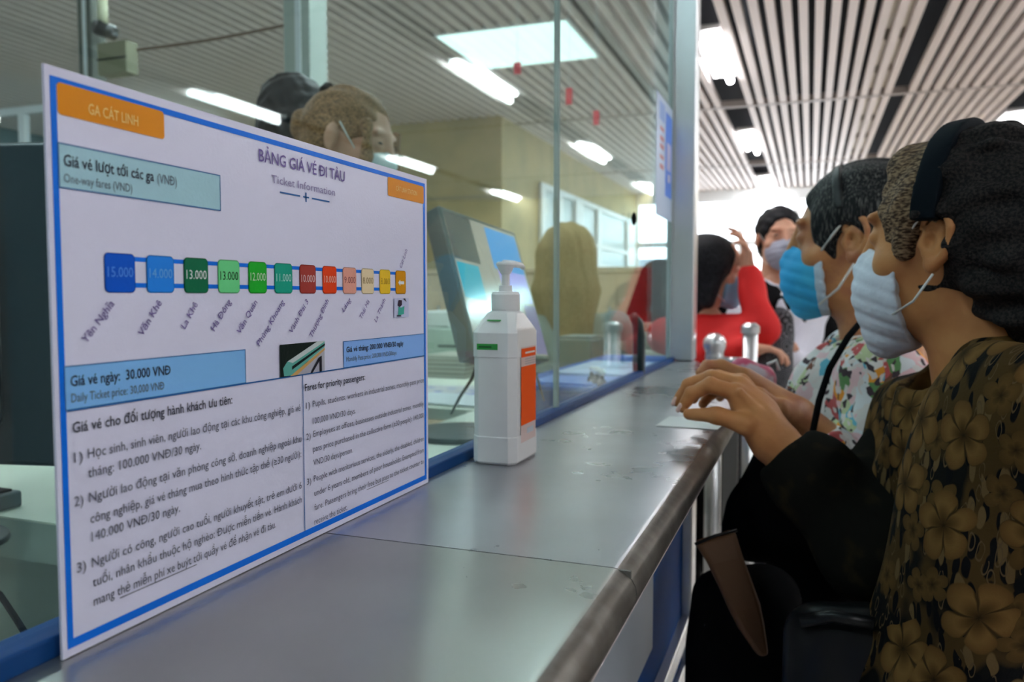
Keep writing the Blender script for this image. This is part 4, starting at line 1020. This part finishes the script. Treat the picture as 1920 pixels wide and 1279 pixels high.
# man with grey mask behind
om = at(1461, 448, 3.25)
def jacket(H, t, base, bf, rr, nk_, sh_z):
    s = Sdf(*bounds([base+Z*.8, nk_+Z*(sh_z+.1)], .36), .010)
    s.cone(base+Z*.84, nk_+Z*(sh_z-.05), .152, .148, 0); s.cone(nk_+Z*sh_z+rr*.18, nk_+Z*sh_z-rr*.18, .070, None, .05); s.cone(nk_+Z*sh_z-bf*.02, nk_+Z*(sh_z+.05)-bf*.02, .09, .075, .03)
    for q in (1, -1): s.cone(nk_+Z*sh_z+rr*q*.18, nk_+Z*(sh_z-.28)+rr*q*.24, .075, .064, .03)
    s.ell(nk_+Z*(sh_z+.09)+bf*.05, (.07, .07, .08), .01, mode='sub')
    for i in range(9): s.ell(nk_+Z*(sh_z+.04-i*.07)+bf*.17, (.075, .075, .06), .0, mode='sub')
    s.cut((0, 0, .80), (0, 0, -1)); s.warp(ripple(.004, 30, 25, 20)); s.mesh('jacket', M['black'], t)
bfm = nrm(-FH+RT*.12)
wm = at(1462, 655, 3.0); em = at(1500, 690, 3.1); wm2 = at(1420, 640, 3.0); em2 = at(1412, 690, 3.15)
figure('person with short black hair and grey mask in a black jacket over white', om, nrm(-FH-RT*.08), bfm, M['skin_light'], HK, mat('white shirt', (.62, .62, .70), .8), mat('dark slate trousers', (.02, .022, .032), .9), MG,
       arms=[(em2, wm2, nrm(RT+Z*.1), -Z), (em, wm, nrm(-RT+Z*.1), -Z)], extra=jacket, hip=.95, sc=1.07)
g = G('dark swirl print'); vv = g.n('ShaderNodeTexVoronoi', i_Vector=g.tc, i_Scale=26.); wv_ = g.math('SINE', g.math('MULTIPLY', vv, 38.)); g.put(g.b.inputs['Base Color'], g.mix(g.step(wv_, .0, .6), (.008, .008, .010), (.14, .14, .16))); g.b.inputs['Roughness'].default_value = .7
t = blob_bag('tote_bag', 'dark grey swirl patterned bag held in front of the person in red', 'bag', [(at(1462, 600, 2.6), at(1448, 700, 2.6), .045, .065), (at(1440, 640, 2.6), at(1430, 720, 2.6), .05, .05)], g.m)
MB().tube([at(1448, 580, 2.58), at(1456, 560, 2.58), at(1470, 556, 2.58), at(1482, 580, 2.58)], .008, 8).build('bag_handle', M['black'], t, True)

# clerk with tied brown hair and white mask behind the glass
oc = at(655, 268, 1.72); fc = nrm(RT*.88-FH*.22-Z*.20)
def bun(H, t):
    s = hair_sdf(.0045, .007, nape=-.05, lo=(-.13, -.24, -.2)); s.ell((0, -.110, .020), (.042, .035, .040), .012)
    s.chain([(.075, .07, .04), (.08, .085, -.03), (.076, .09, -.09)], [.012, .012, .006], .01); s.chain([(-.07, .075, .04), (-.074, .09, -.03), (-.07, .095, -.08)], [.010, .010, .006], .01)
    s.warp(curls(.002, 150)); s.mesh('hair', HBR, t, H)
    s = Sdf((-.06, -.11, .06), (.06, .02, .16), .004); s.chain([H_ for H_ in ((-.035, -.065, .098), (0, -.075, .108), (.035, -.065, .098))], [.010, .013, .010], .004); s.mesh('hair_clip', M['black'], t, H)
figure('person with tied brown hair and white mask looking down behind the glass', oc, fc, nrm(RT*.8+FH*.1), M['skin_light'], HBR, mat('white clerk shirt', (.68, .70, .68), .7), M['black'], MWt, hair_fn=bun, hip=.98, base=oc*[1, 1, 0]-nrm(RT*.8+FH*.1)*.06, sc=.97)
# second clerk behind, dark hair
oc2 = at(556, 236, 2.08)
figure('person with short dark hair seen from behind beside the brown haired one', oc2, nrm(RT*.30+FH*.9-Z*.25), nrm(RT*.5+FH), M['skin_light'], HK, mat('grey green shirt', (.22, .30, .28), .8), M['black'], None, hip=1.05)
# seated clerk with long light brown hair
ol = at(1060, 492, 3.0)
def long_light(H, t):
    s = hair_sdf(.005, .016, nape=-.22, ears=False, lo=(-.15, -.18, -.30)); s.chain([(0, -.03, .03), (0, -.06, -.10), (0, -.07, -.24)], [.094, .092, .075], .03)
    for q in (-1, 1): s.chain([(q*.068, .0, .02), (q*.082, -.01, -.10), (q*.07, .0, -.24)], [.034, .036, .030], .02)
    s.warp(lambda X, Y, Zz: .0018*np.sin(150*X+20*Zz)+.001*np.sin(240*X+150*Y)); s.mesh('hair', HBL, t, H)
figure('person with long light brown hair seen from behind through the far glass', ol, nrm(FH*.95-RT*.2), nrm(FH), M['skin_light'], HBL, mat('pale grey green blouse', (.34, .40, .36), .8), M['black'], None, hair_fn=long_light, hip=.86, sc=1.1)

# ------------------------------------------------------------------ office desk and what stands on it
DZ = 1.0
M['desk'] = mat('cream desk top', (.82, .84, .70), .5, var=((.76, .78, .66), 4, .4, .7)); M['deskf'] = mat('grey green desk front', (.32, .38, .32), .55)
t = thing('office_desk', 'wide cream topped desk behind the glass screens', 'desk', (-1.4, 2.0, 0))
for q in ((-.82, -.378, .765, 1.92), (-2.0, -.8205, .765, 1.10), (-1.75, -1.0805, 1.9205, 3.75), (-1.08, -.378, 1.9205, 2.60)): box('desk_top', M['desk'], *q, DZ-.03, DZ, parent=t)
box('desk_edge', M['deskf'], -2.0, -.378, .762, .7645, DZ-.055, DZ-.002, parent=t)
box('front_panel', mat('grey green desk panel', (.26, .31, .26), .6), -1.95, -.40, .80, .82, 0, DZ-.0305, parent=t)
for q, q2 in ((-1.7, 3.65), (-1.15, 3.65), (-1.7, 1.95), (-.45, 2.5)):
    box('desk_leg', M['deskf'], q, q+.05, q2, q2+.05, 0, DZ-.031, parent=t)
c = onz(845, 836, DZ)
# black monitor seen from behind at far left
c = at(-20, 600, 1.0); t = thing('monitor', 'large black monitor with its back to the glass at the far left', 'monitor', (c[0], c[1], DZ))
mk_ = mat('dark monitor plastic', (.010, .022, .026), .35, spec=.35)
a, b_ = at(-260, 280, 1.02), at(150, 284, .98); ax = nrm((b_-a)*[1, 1, 0]); nn = np.cross(ax, Z); w_m = np.linalg.norm((b_-a)[:2]); z1 = a[2]; z0 = at(60, 872, 1.0)[2]
def slab(u0, u1, v0, v1, d0, d1, curve=0): return [a*[1, 1, 0]+ax*u+nn*d+Z*v for d in (d0, d1) for u, v in ((u0, v0), (u1, v0), (u1, v1), (u0, v1))]
MB().hexa(slab(0, w_m, z0, z1, -.004, .022)).build('monitor_shell', mk_, t, bevel=.008, seg=3)
MB().hexa(slab(-.004, w_m+.004, z0-.002, z1+.003, -.014, -.003)).build('monitor_bezel', mk_, t, bevel=.004)
MB().hexa(slab(w_m*.25, w_m*.7, z0+.05, z1-.10, .023, .045)).build('monitor_back_box', mk_, t, bevel=.01)
mc = a*[1, 1, 0]+ax*w_m*.47+nn*.05
MB().tube([mc+Z*(DZ+.012), mc+Z*(z0+.16)], [.028, .024], 14).build('monitor_stand', mk_, t, True)
MB().loft([circ(mc[:2], r_, z, 28, 1.2, .85) for r_, z in ((.07, DZ), (.07, DZ+.008), (.03, DZ+.014))]).build('monitor_base', mk_, t, bevel=.002)
# small dark box at the near edge
c = onz(-8, 968, DZ); t = thing('card_reader', 'small dark box at the near desk edge below the monitor', 'box', (c[0], c[1], DZ))
MB().box(c[0]-.10, c[0]-.012, c[1]-.015, c[1]+.05, DZ, DZ+.024).build('reader_body', mat('dark grey box', (.05, .07, .075), .4), t, bevel=.004)
MB().box(c[0]-.09, c[0]-.02, c[1]-.005, c[1]+.04, DZ+.0242, DZ+.027).build('reader_pad', M['black'], t)
cb_ = [at(-40, 1090, .95), at(0, 1115, .92), at(30, 1160, .86), at(58, 1205, .80), at(74, 1240, .75), at(80, 1290, .70)]
o = MB().tube(cb_, .0035, 8).build('cable', M['black'], smooth=True); tag(o, 'black cable hanging below the desk at the lower left corner', 'cable')
# tilted customer display, reflections in its glossy screen painted as glowing patches
T0, T1, B0 = at(822, 384, 1.33), at(966, 436, 1.58), at(893, 668, 1.25); B1 = B0+T1-T0
t = thing('customer_display', 'tilted glossy display on a round foot behind the hand gel bottle', 'display', (B0+B1)/2*[1, 1, 0]+Z*DZ)
nv = nrm(np.cross(T1-T0, B0-T0)); nv = nv if nv@((B0+T1)/2-CAM) > 0 else -nv
def quadslab(p00, p10, p11, p01, d0, d1): return [p+nv*d for d in (d0, d1) for p in (p00, p10, p11, p01)]
MB().hexa(quadslab(B0, B1, T1, T0, .0, .034)).build('display_case', mat('grey display case', (.16, .16, .15), .35), t, bevel=.004)
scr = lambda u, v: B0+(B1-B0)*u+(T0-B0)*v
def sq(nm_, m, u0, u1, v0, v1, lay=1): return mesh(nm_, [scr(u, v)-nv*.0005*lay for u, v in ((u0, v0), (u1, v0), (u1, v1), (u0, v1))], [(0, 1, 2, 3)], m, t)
def reflection_mat(n_, c_, e=.28): m = mat(n_, c_, .12, emit=e); m.node_tree.nodes['Principled BSDF'].inputs['Base Color'].default_value = (.05, .05, .05, 1); return m
sq('screen', reflection_mat('painted reflection peach', (.62, .50, .42)), .03, .97, .03, .97)  # even peach glow stands in for the mirrored surroundings
sq('painted_reflection', reflection_mat('painted reflection grey', (.12, .12, .12)), .03, .34, .64, .97, 2)
sq('painted_reflection', reflection_mat('painted reflection blue', (.03, .26, .62), .5), .52, .95, .64, .95, 2); sq('painted_reflection', reflection_mat('painted reflection violet', (.35, .25, .68), .5), .56, .95, .42, .64, 2)
sq('painted_reflection', reflection_mat('painted reflection teal', (.01, .30, .40), .5), .04, .30, .38, .62, 2); sq('painted_reflection', reflection_mat('painted reflection lilac', (.34, .24, .48)), .80, .97, .04, .40, 2)
m0 = (B0+B1)/2; MB().tube([m0+nv*.02+(T0-B0)*.2, m0+nv*.06-Z*.03, [m0[0]+nv[0]*.05, m0[1], DZ+.01]], [.018, .016, .018], 12).build('display_stand', mat('dark stand', (.05, .06, .06), .4), t, True)
c = np.array([-.70, 1.56]); MB().loft([circ(c[:2], r_, z, 30) for r_, z in ((.11, DZ), (.11, DZ+.012), (.05, DZ+.02))]).build('display_foot', mat('dark stand foot', (.05, .065, .065), .4), t, bevel=.002)
o = MB().tube([at(905, 655, 1.32), at(885, 710, 1.4), at(862, 745, 1.5), onz(846, 776, DZ+.004)], .0028, 8).build('cable', M['black'], smooth=True); tag(o, 'thin black cable dropping from the tilted display to the desk', 'cable')
o = MB().tube([at(1005, 700, 1.5), at(1015, 735, 1.52), onz(1028, 775, DZ+.003), onz(1036, 792, DZ+.003)], .0022, 8).build('cable', M['black'], smooth=True); tag(o, 'thin black cable curling on the desk right of the bottle', 'cable')
# stack of ledgers, papers and boxes
led = [('dark ledger', (.10, .11, .09)), ('tan ledger', (.36, .27, .17)), ('grey ledger', (.22, .22, .18)), ('brown ledger', (.25, .16, .10)), ('pale ledger', (.48, .47, .38))]
c = onz(842, 708, DZ); nml = ['lowest', 'second', 'middle', 'fourth', 'topmost']
for i, (n_, q) in enumerate(led):
    t = thing('ledger', f'{n_.split()[0]} ledger lying {nml[i]} in the stack left of the bottle', 'book', (c[0], c[1], DZ+.016*i), 'ledgers stacked on the office desk')
    dx = .004*((i*7) % 3-1); X0, X1, Y0, Y1 = c[0]-.10+dx, c[0]+.075+dx, c[1]-.02, c[1]+.22; zz = DZ+.0162*i
    box('book_block', mat('paper edge', (.60, .58, .50), .8), X0+.003, X1-.003, Y0+.003, Y1-.003, zz+.002, zz+.0135, parent=t)
    box('cover', mat(n_, q, .6), X0, X1, Y0, Y1, zz+.0136, zz+.0158, parent=t); box('cover', mat(n_, q, .6), X0, X1, Y0, Y1, zz, zz+.0019, parent=t)
def sheetp(nm_, px, py, w_, h_, rot, m, label, z=DZ+.0008):
    c = onz(px, py, DZ); ca, sa = cos(rot), sin(rot); b = MB()
    P4 = [(c[0]+x*ca-y*sa, c[1]+x*sa+y*ca) for x, y in ((-w_/2, -h_/2), (w_/2, -h_/2), (w_/2, h_/2), (-w_/2, h_/2))]
    b.hexa([(x, y, z) for x, y in P4]+[(x, y, z+.0018) for x, y in P4]); o = b.build(nm_, m); tag(o, label, 'paper'); return o
sheetp('paper_sheet', 842, 735, .24, .30, .2, mat('printed sheet', (.62, .60, .62), .7, var=((.08, .16, .55), 14, .56, .60)), 'white sheet with blue print lying before the stack of ledgers')
sheetp('paper_sheet', 858, 752, .30, .22, -.1, mat('white sheet', (.80, .82, .85), .6), 'plain white sheet lying behind the round display foot', DZ+.004)
c = onz(858, 676, DZ); t = thing('printer', 'small white and pale green printer behind the stack of ledgers', 'printer', (c[0], c[1], DZ))
pm = mat('pale green plastic', (.42, .50, .42), .5)
box('printer_body', pm, c[0]-.20, c[0]+.14, c[1], c[1]+.3, DZ, DZ+.15, parent=t, bevel=.012); box('printer_tray', mat('printer white', (.72, .74, .70), .4), c[0]-.19, c[0]-.05, c[1]+.02, c[1]+.26, DZ+.151, DZ+.23, parent=t, bevel=.01)
box('printer_slot', M['black'], c[0]-.1, c[0]+.1, c[1]-.002, c[1]+.002, DZ+.06, DZ+.07, parent=t)
# grey cash box pile
c = onz(1050, 742, DZ); t = thing('cash_box', 'dark grey green box on the desk beyond the bottle', 'box', (c[0], c[1], DZ)); cm_ = mat('grey green plastic', (.07, .12, .11), .45)
box('case', cm_, c[0]-.11, c[0]+.10, c[1], c[1]+.22, DZ, DZ+.072, parent=t, bevel=.005); box('drawer_front', cm_, c[0]-.095, c[0]+.085, c[1]-.006, c[1]-.0005, DZ+.01, DZ+.06, parent=t, bevel=.002)
box('drawer_pull', M['steel'], c[0]-.02, c[0]+.02, c[1]-.012, c[1]-.0065, DZ+.03, DZ+.038, parent=t)
t = thing('ticket_printer', 'squat grey ticket printer standing on the dark grey green box', 'printer', (c[0], c[1], DZ+.0725)); cm2 = mat('mid grey plastic', (.12, .17, .16), .45)
box('printer_body', cm2, c[0]-.02, c[0]+.09, c[1]+.02, c[1]+.19, DZ+.073, DZ+.17, parent=t, bevel=.008); box('printer_lid', mat('lighter lid', (.2, .26, .25), .4), c[0]-.015, c[0]+.085, c[1]+.03, c[1]+.18, DZ+.1705, DZ+.178, parent=t, bevel=.002)
# blue leaflet tray and white leaflets on the inside of the far opening
t = thing('leaflet_tray', 'blue tray with pale leaflets inside the far end of the glass', 'tray', (-.48, 2.2, DZ+.09))
box('tray', M['bluepanel'], -.60, -.378, 1.55, 2.45, CT-.012, CT-.002, parent=t, bevel=.002)
box('tray_foot', M['bluepanel'], -.58, -.40, 1.6, 2.4, DZ+.001, CT-.0125, parent=t)
box('leaflet', mat('pale blue leaflet', (.50, .62, .85), .4), -.56, -.39, 1.78, 2.15, CT-.0018, CT+.003, parent=t); box('leaflet', mat('mid blue leaflet', (.10, .25, .70), .4), -.55, -.39, 1.58, 1.74, CT-.0018, CT+.002, parent=t)
for i, (px, py, r_) in enumerate(((1122, 728, .008), (1134, 722, .009), (1117, 697, .006))):
    c = at(px, py, 1.50)
    t = thing('ink_stamp', 'small black and silver stamp on the blue tray near the curved stem, ' + ('left one', 'right one', 'rear one')[i], 'stamp', (c[0], c[1], CT), 'stamps on the blue tray')
    X_, Y_ = -.392-.018*i, 1.57+.03*i
    MB().loft([circ((X_, Y_), a_, CT+z, 14) for a_, z in ((.010, .0), (.010, .010), (.005, .014), (.005, .022))]).build('stamp_base', M['black'], t, bevel=.001)
    s = Sdf((X_-.02, Y_-.02, CT+.01), (X_+.02, Y_+.02, CT+.05), .002); s.ell((X_, Y_, CT+.028), (r_, r_, r_), 0); s.mesh('stamp_knob', M['steel'], t)
# jars at the far end
for px, py, d, c_, c2, lb in ((1212, 632, 3.40, (.20, .26, .17), (.5, .5, .38), 'greenish glass jar with pale lid beside the red jar'), (1245, 636, 3.28, (.42, .04, .04), (.45, .05, .05), 'red jar standing left of the steel post')):
    c = at(px, py, d); t = thing('jar', lb, 'jar', (c[0], c[1], c[2]-.05), 'jars at the far end of the desk')
    MB().loft([circ(c[:2], r_, c[2]+z, 24) for r_, z in ((.040, -.052), (.050, -.045), (.052, .0), (.046, .03), (.036, .038))]).build('jar_body', mat('jar '+lb[:5], c_, .15), t, True)
    MB().loft([circ(c[:2], r_, c[2]+z, 24) for r_, z in ((.040, .0385), (.042, .042), (.042, .058), (.038, .061))]).build('jar_lid', mat('lid '+lb[:5], c2, .3), t, bevel=.001)
c = at(1230, 662, 3.38); o = thing('side_cabinet', 'narrow low cabinet under the jars near the steel post', 'cabinet', (c[0], c[1], 0)); zt = at(1218, 632, 3.35)[2]-.054
box('cabinet_body', M['deskf'], c[0]-.12, c[0]+.10, c[1]-.14, c[1]+.06, 0, zt-.02, parent=o, bevel=.004); box('cabinet_top', M['desk'], c[0]-.13, c[0]+.11, c[1]-.15, c[1]+.07, zt-.0195, zt, parent=o)
# dark office chair behind
c = at(1228, 565, 3.75); t = thing('office_chair', 'black office chair back left of the steel post', 'chair', (c[0], c[1]+.2, 0))
s = Sdf(*bounds([c], .32), .012); s.cone(c+[0, 0, -.14]-RT*.03, c+[0, 0, .10]+RT*.02, .13, .10, .03, flat=(nrm([0, 1, 0]), .35)); s.mesh('backrest', M['black'], t)
s = Sdf(*bounds([c+[0, .22, -.42]], .3), .014); s.cone(c+[-.09, .22, -.42], c+[.09, .22, -.42], .17, None, 0, flat=(Z, .25)); s.mesh('seat', M['black'], t)
MB().tube([c+[0, .02, -.1], c+[0, .05, -.38], c+[0, .2, -.46]], .02, 10).build('back_arm', M['blackleather'], t, True); MB().tube([[c[0], c[1]+.22, .1], [c[0], c[1]+.22, c[2]-.45]], .028, 12).build('gas_lift', M['steel'], t, True)
for k_ in range(5):
    an = 2*pi*k_/5; MB().tube([[c[0], c[1]+.22, .12], [c[0]+.26*cos(an), c[1]+.22+.26*sin(an), .06]], [.022, .015], 8).build('leg', M['blackleather'], t, True)
    MB().tube([[c[0]+.26*cos(an)-.015, c[1]+.22+.26*sin(an), .03], [c[0]+.26*cos(an)+.015, c[1]+.22+.26*sin(an), .03]], .03, 12).build('caster', M['black'], t, True)
# peach cupboards beyond the desk
t = thing('cupboard', 'long pale peach cupboard across the back of the office', 'cupboard', (-1.6, 6.0, 0)); pk = mat('pale peach laminate', (.78, .62, .42), .5)
z_ = at(1160, 500, 6.0)[2]
for i in range(5):
    x0 = -3.3+i*.48
    box('door', pk, x0+.004, x0+.476, 5.985, 6.0, .1, z_-.05, parent=t, bevel=.003); box('handle', M['steel'], x0+.42, x0+.435, 5.96, 5.984, z_-.5, z_-.3, parent=t)
box('cupboard_body', pk, -3.3, -.90, 6.0, 6.4, 0, z_-.04, parent=t); box('cupboard_top', pk, -3.32, -.88, 5.97, 6.42, z_-.039, z_, parent=t)

# ------------------------------------------------------------------ gate rail with a ball cap, second gate post
def gate_post(c, w_, z1, label, ball):
    t = thing('gate_post', label, 'post', (c[0], c[1], 0))
    MB().loft([circ(c[:2], w_, z, 24) for z in (.012, z1)]).build('shaft', M['steel'], t, True); MB().loft([circ(c[:2], w_*1.8, z, 24) for z in (0, .0118)]).build('floor_flange', M['steel'], t)
    if ball:
        s = Sdf([c[0]-.06, c[1]-.06, z1-.03], [c[0]+.06, c[1]+.06, z1+.1], .003); s.ell((c[0], c[1], z1+.036), (.034,)*3, 0).cone((c[0], c[1], z1), (c[0], c[1], z1+.01), .028, .026, .006); s.mesh('ball_cap', M['steel'], t)
    else: MB().loft([circ(c[:2], r_, z1+z, 24) for r_, z in ((w_*1.25, .0002), (w_*1.25, .02), (w_*.7, .03))]).build('flat_cap', M['steel'], t)
g1 = at(1340, 643, 2.36); gate_post(g1, .024, g1[2]-.04, 'round steel gate post with shiny ball cap past the counter end', True)
g2 = at(1407, 612, 2.3); gate_post(g2, .021, g2[2]-.02, 'plain steel gate post right of the ball capped one', False)
t = thing('gate_barrier', 'grey infill panel between the two steel gate posts', 'barrier', ((g1+g2)/2)*[1, 1, 0])
d_ = nrm((g2-g1)*[1, 1, 0]); nn = np.cross(d_, Z); A, B = g1+d_*.03, g2-d_*.03
MB().hexa([A*[1, 1, 0]+Z*.62-nn*.004, B*[1, 1, 0]+Z*.62-nn*.004, B*[1, 1, 0]+Z*.62+nn*.004, A*[1, 1, 0]+Z*.62+nn*.004, A*[1, 1, 0]+Z*1.10-nn*.004, B*[1, 1, 0]+Z*1.10-nn*.004, B*[1, 1, 0]+Z*1.10+nn*.004, A*[1, 1, 0]+Z*1.10+nn*.004]).build('infill', mat('grey infill', (.22, .22, .22), .5), t)
MB().tube([A*[1, 1, 0]+Z*1.11, B*[1, 1, 0]+Z*1.11], .012, 10).build('top_rail', M['steel'], t, True); MB().tube([A*[1, 1, 0]+Z*.61, B*[1, 1, 0]+Z*.61], .012, 10).build('bottom_rail', M['steel'], t, True)
# small pink pouch held by the second person
c = at(1405, 700, 1.36); t = thing('pouch', 'small pink and white pouch just behind the folded hands', 'pouch', c)
s = Sdf(c-.07, c+.07, .004); s.cone(c-RT*.01, c+RT*.025-Z*.01, .026, .022, 0); s.warp(ripple(.002, 90, 70, 60)); s.mesh('pouch_body', mat('pink plastic', (.75, .12, .22), .4, var=((.75, .62, .68), 16, .48, .56)), t)
MB().tube([c+RT*.03+Z*.015, c+RT*.045+Z*.022, c+RT*.05+Z*.005], .003, 8).build('pouch_tie', M['frame'], t, True)
